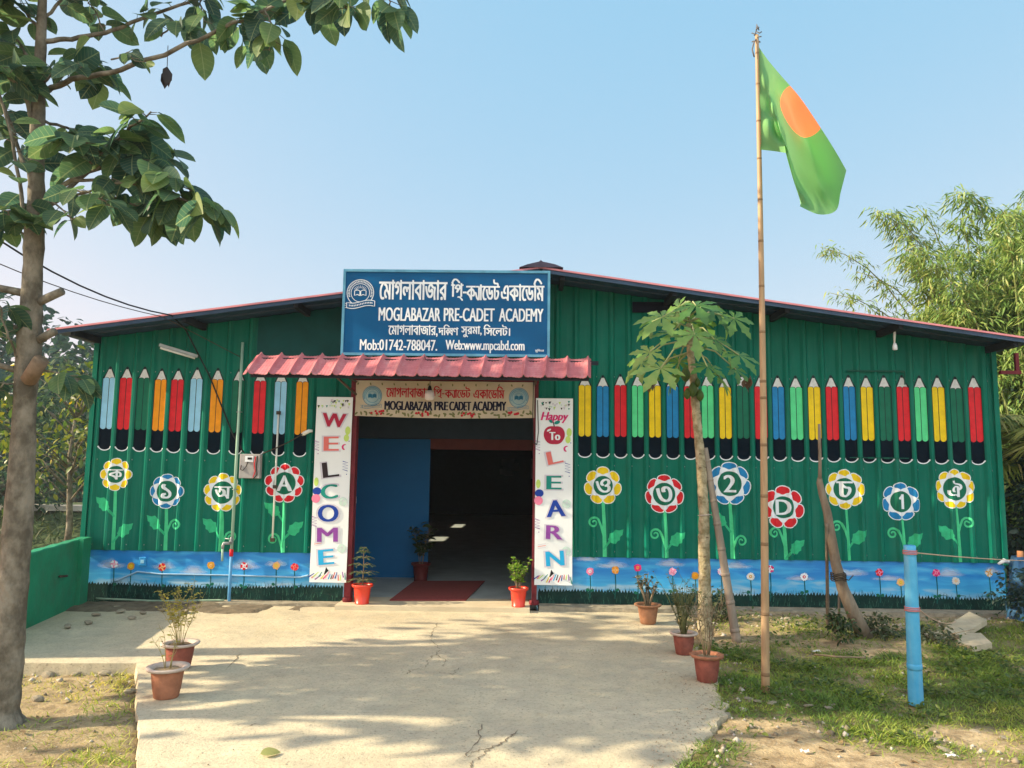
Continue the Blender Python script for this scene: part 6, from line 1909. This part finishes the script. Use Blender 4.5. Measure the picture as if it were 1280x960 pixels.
# ------------------------------------------------------------------ other trees
def grow(name, label, cat, base, h, crown_r, crown_z, nclump, nleaf, lsize, m_lf, m_tr, seed, tr=.14, tpl=LEAF_SMALL, group=None, flat=.8, droop=.4, shift=(0, 0)):
    rr = random.Random(seed); base = Vector(base)
    t = thing(name, label, cat, base, group)
    b = MB(); top = base + Vector((rr.uniform(-.3, .3), rr.uniform(-.3, .3), h * .92))
    b.tube([base, base.lerp(top, .33) + Vector((rr.uniform(-.1, .1), 0, 0)), base.lerp(top, .66) + Vector((rr.uniform(-.15, .15), 0, 0)), top], [tr * 1.25, tr * .9, tr * .6, tr * .2], 10, jitter=.08)
    br = MB(); P, D, S = [], [], []
    for k in range(nclump):
        a = rr.uniform(0, 6.28); q = rr.random() ** .5
        zc = crown_z + (h - crown_z) * rr.random()
        f = 1 - abs((zc - crown_z) / (h - crown_z) - .4) * .9
        c = base + Vector((math.cos(a) * crown_r * q * f + shift[0], math.sin(a) * crown_r * q * f + shift[1], zc))
        s0 = base.lerp(top, min(.95, max(.2, (zc - .35 * crown_r * q) / h)))
        br.tube([s0, s0.lerp(c, .5) + Vector((0, 0, .12 * crown_r * q)), c], [tr * .28, tr * .18, tr * .06], 5)
        cr_ = crown_r * rr.uniform(.16, .34)
        for j in range(nleaf):
            g = Vector((rr.gauss(0, 1), rr.gauss(0, 1), rr.gauss(0, flat))) * cr_ * .62
            P.append(c + g); d = g.normalized() + Vector((rr.uniform(-.6, .6), rr.uniform(-.6, .6), -droop + rr.uniform(-.4, .4))); D.append(d); S.append(lsize * rr.uniform(.6, 1.2))
    b.build('trunk', m_tr, t); br.build('branches', m_tr, t)
    leaves('crown', tpl, P, D, S, m_lf, t)
    return t
m_lfshade = leafmat('deep_green_leaf', [(.015, .04, .014), (.035, .075, .022), (.09, .14, .03)])
m_lfygr = leafmat('sunlit_yellow_green_leaf', [(.025, .06, .018), (.07, .12, .025), (.17, .19, .03), (.5, .36, .03)])
# shade trees left of the frame
grow('shade_tree', 'dense shade tree standing outside the yard to the left of the frame', 'tree', (-7.9, 4.35, -.2), 5.6, 1.5, 3.8, 30, 44, .22, m_lfshade, m_bark, 31, tpl=LEAF, shift=(0, .35))
grow('shade_tree', 'tall shade tree farther out to the left beyond the dense one', 'tree', (-8.6, 5.9, -.3), 9.4, 2.0, 5.6, 27, 60, .24, m_lfshade, m_bark, 32, tr=.18, tpl=LEAF)
# trees behind the low wall
m_lffar = leafmat('shade_tinted_leaf', [(.015, .04, .03), (.04, .08, .05), (.10, .15, .055)], trans=.25, spec=.1, rough=.7)  # shade side of these trees put into the leaf colour, dark and bluish
p = WP(76, 640, 15.0)
grow('flowering_tree', 'loose yellow-green tree with yellow blossom seen between the trunk and the school', 'tree', (p.x + .1, 15, -1.0), 4.5, 1.7, 2.3, 26, 34, .17, m_lfygr, m_bark, 33, tr=.07)
grow('roadside_tree', 'darker leafy tree behind the yellow-green tree', 'tree', (WP(20, 600, 20).x, 20, -1.1), 4.6, 2.2, 1.4, 34, 70, .20, m_lffar, m_bark, 34)
grow('roadside_tree', 'tall hazy tree behind the left edge of the school roof', 'tree', (WP(88, 600, 27).x, 27, -1.2), 6.6, 2.4, 3.4, 26, 60, .24, m_lffar, m_bark, 35)
# far wooded hill
N = 42000
wx = rng.uniform(-75, -14, N); wy = rng.uniform(38, 60, N)
top_ = 5.2 + 5.5 * vnoise(wx, wy, 9, 51) + 1.5 * vnoise(wx, wy, 3, 52)
top_ *= np.clip((-wx - 6) / 22, .35, 1)
wz = -1.2 + (top_ + 1.2) * rng.random(N) ** .85
m_wood = leafmat('distant_wood_leaf', [(.012, .042, .040), (.024, .066, .056), (.05, .105, .065)], rough=.9, spec=.03, trans=.2)  # leaf colour darkened and blued to stand for shade and distance haze
o = leaves('woods', LEAF, np.stack([wx, wy, wz], -1), rng.normal(0, 1, (N, 3)), rng.uniform(.35, .75, N), m_wood); props(o, kind='stuff')
# grassy bank with a pale track behind the low wall
b = MB(); bx0, bx1 = -34, -5.6
vs = []
for i in range(41):
    x = bx0 + (bx1 - bx0) * i / 40
    for y, z in ((16, -1.2), (18, -.6), (20, .30 - .06), (21, .42 - .06), (24, .42 - .06), (30, -.7)): vs.append((x, y, z + .08 * math.sin(x * 2.1 + y)))
b.add(vs, [(i * 6 + k, i * 6 + 6 + k, i * 6 + 7 + k, i * 6 + 1 + k) for i in range(40) for k in range(5)], True)
props(b.build('grass_bank', M('bank_grass', (.05, .075, .03), .9, .4, 3, .8, 12)), kind='structure')
b = MB(); b.box((bx0, 20.3, .36), (bx1, 20.9, .50)); props(b.build('track_kerb', M('pale_kerb', (.42, .40, .36), .9)), kind='structure')
N = 9000
wx = rng.uniform(-26, -5.7, N); wy = rng.uniform(9.5, 20.2, N)
wz = np.where(wy < 16, -.95, -.95 + (wy - 16) / 4.2 * 1.25)
o = leaves('undergrowth', BLADE, np.stack([wx, wy, wz + .0], -1), np.stack([rng.normal(0, .6, N), rng.normal(0, .6, N), rng.uniform(.4, 1.2, N)], -1), rng.uniform(.15, .42, N), leafmat('bank_weed', [(.03, .055, .025), (.07, .10, .04), (.16, .17, .07)])); props(o, kind='stuff')

# ------------------------------------------------------------------ bamboo, palm and shrubs at the right
m_lfbam = leafmat('bamboo_leaf', [(.06, .135, .035), (.13, .235, .055), (.24, .33, .085), (.38, .39, .15)], trans=.3)
m_culm = M('green_culm', (.16, .19, .07), .6, .2)
def bamboo_clump(label, base, culms, nl, seed, size=.17, sp=.55):
    rr = random.Random(seed); t = thing('bamboo_clump', label, 'bamboo', base); b = MB(); P, D, S = [], [], []
    for (dx, dy, hx, hy, hh) in culms:
        p0 = Vector(base) + Vector((dx, dy, 0)); Q = []
        for k in range(13):
            q = k / 12; Q.append(p0 + Vector((hx * q ** 2.2, hy * q ** 2.2, hh * (q - .22 * q ** 4))))
        b.tube(Q, [.035 * (1 - .85 * k / 12) for k in range(13)], 6)
        for k in range(nl):
            q = .12 + .88 * rr.random(); x = q * 12; i = min(int(x), 11); c = Q[i].lerp(Q[i + 1], x - i)
            a = rr.uniform(0, 6.28); rad_ = sp * rr.random() ** .6 * (1.25 - .85 * q)
            c2 = c + Vector((math.cos(a) * rad_, math.sin(a) * rad_, rr.uniform(-.5, .25) * rad_))
            for j in range(6):
                P.append(c2 + Vector((rr.gauss(0, .07), rr.gauss(0, .07), rr.gauss(0, .05)))); D.append((math.cos(a) + rr.uniform(-.8, .8), math.sin(a) + rr.uniform(-.8, .8), -.55 + rr.uniform(-.5, .4))); S.append(size * rr.uniform(.6, 1.25))
            if rr.random() < .12: b.tube([c, c2], [.006, .003], 4, cap=False)
    b.build('culms', m_culm, t); leaves('foliage', NARROW, P, D, S, m_lfbam, t, var=np.clip(rng.normal(.45, .22, len(P)), 0, 1))
    return t
rr = random.Random(77)
bx = WP(1262, 500, 13.0).x
bamboo_clump('dense feathery bamboo clump rising behind the right roof slope', (bx + .9, 13.0, -.3), [(rr.uniform(-1.1, 1.1), rr.uniform(-.8, .8), rr.uniform(-1.7, .9), rr.uniform(-.8, .8), rr.uniform(5.8, 8.9)) for _ in range(46)], 300, 41, size=.19)
bx = WP(1200, 500, 14.5).x
bamboo_clump('thin wispy bamboo arching left over the roof edge', (bx + .4, 14.5, -.3), [(-.1, 0, -1.9, -.3, 8.8), (-.2, .1, -2.6, .2, 8.1), (.1, .2, -1.2, -.3, 9.0), (0, -.2, -2.2, .3, 7.4), (.2, 0, -3.0, -.1, 6.8)], 130, 42, sp=.5)
bamboo_clump('low bright bamboo growth just behind the roof', (bx + .1, 13.4, -.3), [(rr.uniform(-.9, .7), rr.uniform(-.4, .4), rr.uniform(-.7, .5), rr.uniform(-.3, .3), rr.uniform(5.2, 6.7)) for _ in range(26)], 200, 43)
bamboo_clump('far bamboo clump at the right behind the palm', (bx + 3.2, 17, -.3), [(rr.uniform(-1.5, 1.5), rr.uniform(-1, 1), rr.uniform(-1.2, 1.2), rr.uniform(-.8, .8), rr.uniform(8, 11)) for _ in range(18)], 110, 44, size=.2, sp=.7)
# palm
m_frond = leafmat('palm_leaflet', [(.06, .09, .02), (.15, .19, .035), (.34, .33, .08), (.45, .38, .15)], trans=.3)
p = WP(1262, 560, 10.2)
pm = thing('coconut_palm', 'young palm with arching feathery fronds beside the right end of the school', 'palm', (p.x + .5, 10.2, -.2))
c = Vector((p.x + .5, 10.2, -.2)); b = MB(); b.tube([c, c + Vector((0, 0, .9)), c + Vector((.03, 0, 1.95))], [.16, .13, .11], 12, jitter=.12); b.build('trunk', m_bark2, pm)
b = MB(); P, D, S = [], [], []
rr = random.Random(5)
for k in range(17):
    a = rr.uniform(1.9, 4.6) if k < 12 else rr.uniform(0, 6.28); L = rr.uniform(1.3, 2.1); el = rr.uniform(.2, 1.35)
    Q = []
    for i in range(11):
        q = i / 10; Q.append(c + Vector((.03, 0, 1.9)) + Vector((math.cos(a), math.sin(a), 0)) * L * q * math.cos(el * (1 - .5 * q)) + Vector((0, 0, L * (math.sin(el) * q - .62 * q * q))))
    b.tube(Q, [.016 * (1 - .8 * i / 10) for i in range(11)], 5)
    for i in range(70):
        x = (.1 + .9 * i / 70) * 10; j = min(int(x), 9); q = Q[j].lerp(Q[j + 1], x - j); ax = (Q[j + 1] - Q[j]).normalized(); sd = ax.cross(Vector((0, 0, 1))).normalized() * (1 if i % 2 else -1)
        P.append(q); D.append(ax * .75 + sd * .8 + Vector((0, 0, -.35 + rr.uniform(-.2, .2)))); S.append(.42 * math.sin(math.pi * (.15 + .8 * i / 70)) + .1)
b.build('frond_ribs', M('frond_rib', (.3, .28, .08), .6), pm)
SLIM = (np.array([(0, .02, 0), (0, -.02, 0), (.5, .035, -.04), (.5, -.035, -.04), (1, 0, -.2)], float), [(0, 1, 3, 2), (2, 3, 4)])
leaves('fronds', SLIM, P, D, S, m_frond, pm, var=np.clip(rng.normal(.5, .25, len(P)), 0, 1))
m_lfsh = leafmat('blue_green_shrub_leaf', [(.012, .035, .028), (.03, .065, .05), (.06, .10, .07)])
p = WP(1274, 620, 10.0); p2 = WP(1272, 755, 8.4)
grow('dark_shrub', 'dark blue-green bush below the palm fronds', 'shrub', (p.x + .35, 9.95, -.2), 2.0, .9, .3, 34, 110, .10, m_lfsh, m_bark, 51, tr=.05)
grow('low_shrub', 'small leafy shrub at the right foot of the mural', 'shrub', (p2.x + .12, 8.35, -.05), .62, .36, .05, 22, 60, .055, m_lfsh, m_bark, 52, tr=.015)
grow('dark_shrub', 'dark rounded thicket farther right behind the palm', 'shrub', (p.x + 2.2, 12.2, -.2), 3.2, 1.6, .3, 40, 110, .13, m_lfsh, m_bark, 53, tr=.06)
# weeds at the foot of the leaning trunk
for i, (px, py, lab, h, cr_) in enumerate(((1052, 806, 'dry brown weed at the foot of the leaning trunk', .28, .16), (1105, 798, 'low weed between the leaning trunk and the blue post', .20, .2), (1170, 806, 'low dark weed between the blue post and the broken slabs', .18, .22), (902, 778, 'leafy weed between the papaya trunk and its prop', .30, .16))):
    q = GP(px, py, 0); q.z = float(height(q.x, q.y))
    grow('weed_plant', lab, 'weed', q, h, cr_, .03, 14, 22, .05, m_lfdull if i else m_lfdark, m_twig, 60 + i, tr=.006)
# wrapped post
q = WP(1270, 690, 8.6)
wpst = thing('wrapped_post', 'short wooden post wrapped in a blue plastic sheet at the right frame edge', 'post', (q.x + .04, 8.6, -.05))
b = MB(); b.tube([(q.x + .04, 8.6, -.05), (q.x + .04, 8.6, .62), (q.x + .045, 8.6, .76)], [.035, .033, .03], 10); b.build('stake', M('orange_brown_wood', (.36, .17, .08), .8), wpst)
b = MB(); vs = []; K = 20; J = 12
for j in range(J + 1):
    z = .70 * j / J
    for k in range(K):
        a = 2 * math.pi * k / K; rr_2 = .085 + .035 * math.sin(3 * a + z * 5) + .02 * math.sin(7 * a - z * 9) + .05 * (1 - j / J)
        vs.append((q.x + .04 + rr_2 * math.cos(a), 8.6 + rr_2 * math.sin(a), z))
b.add(vs, [(j * K + k, j * K + (k + 1) % K, (j + 1) * K + (k + 1) % K, (j + 1) * K + k) for j in range(J) for k in range(K)], True)
b.build('plastic_sheet', M('blue_plastic_sheet', (.04, .12, .24), .3, .35, 8), wpst)
q = WP(1258, 703, 8.75); b = MB(); b.tube([q + Vector((-.09, 0, -.02)), q + Vector((-.03, -.01, .02)), q + Vector((.03, 0, .0)), q + Vector((.07, 0, .03))], [.012, .028, .022, .014], 8, jitter=.4)
props(b.build('white_rag', m_white, loc=q), 'white rag knotted on the string at the corner of the school', 'rag')

# ------------------------------------------------------------------ air
mh = bpy.data.materials.new('hazy_air'); mh.use_nodes = True
n, l = mh.node_tree.nodes, mh.node_tree.links
n.remove(n['Principled BSDF'])
pv = n.new('ShaderNodeVolumePrincipled'); pv.inputs['Color'].default_value = (.80, .88, .96, 1); pv.inputs['Density'].default_value = .0009; pv.inputs['Anisotropy'].default_value = .2
l.new(pv.outputs[0], n['Material Output'].inputs['Volume'])
b = MB(); b.box((-440, -70, -4.2), (440, 920, 14))
props(b.build('haze', mh), kind='stuff')
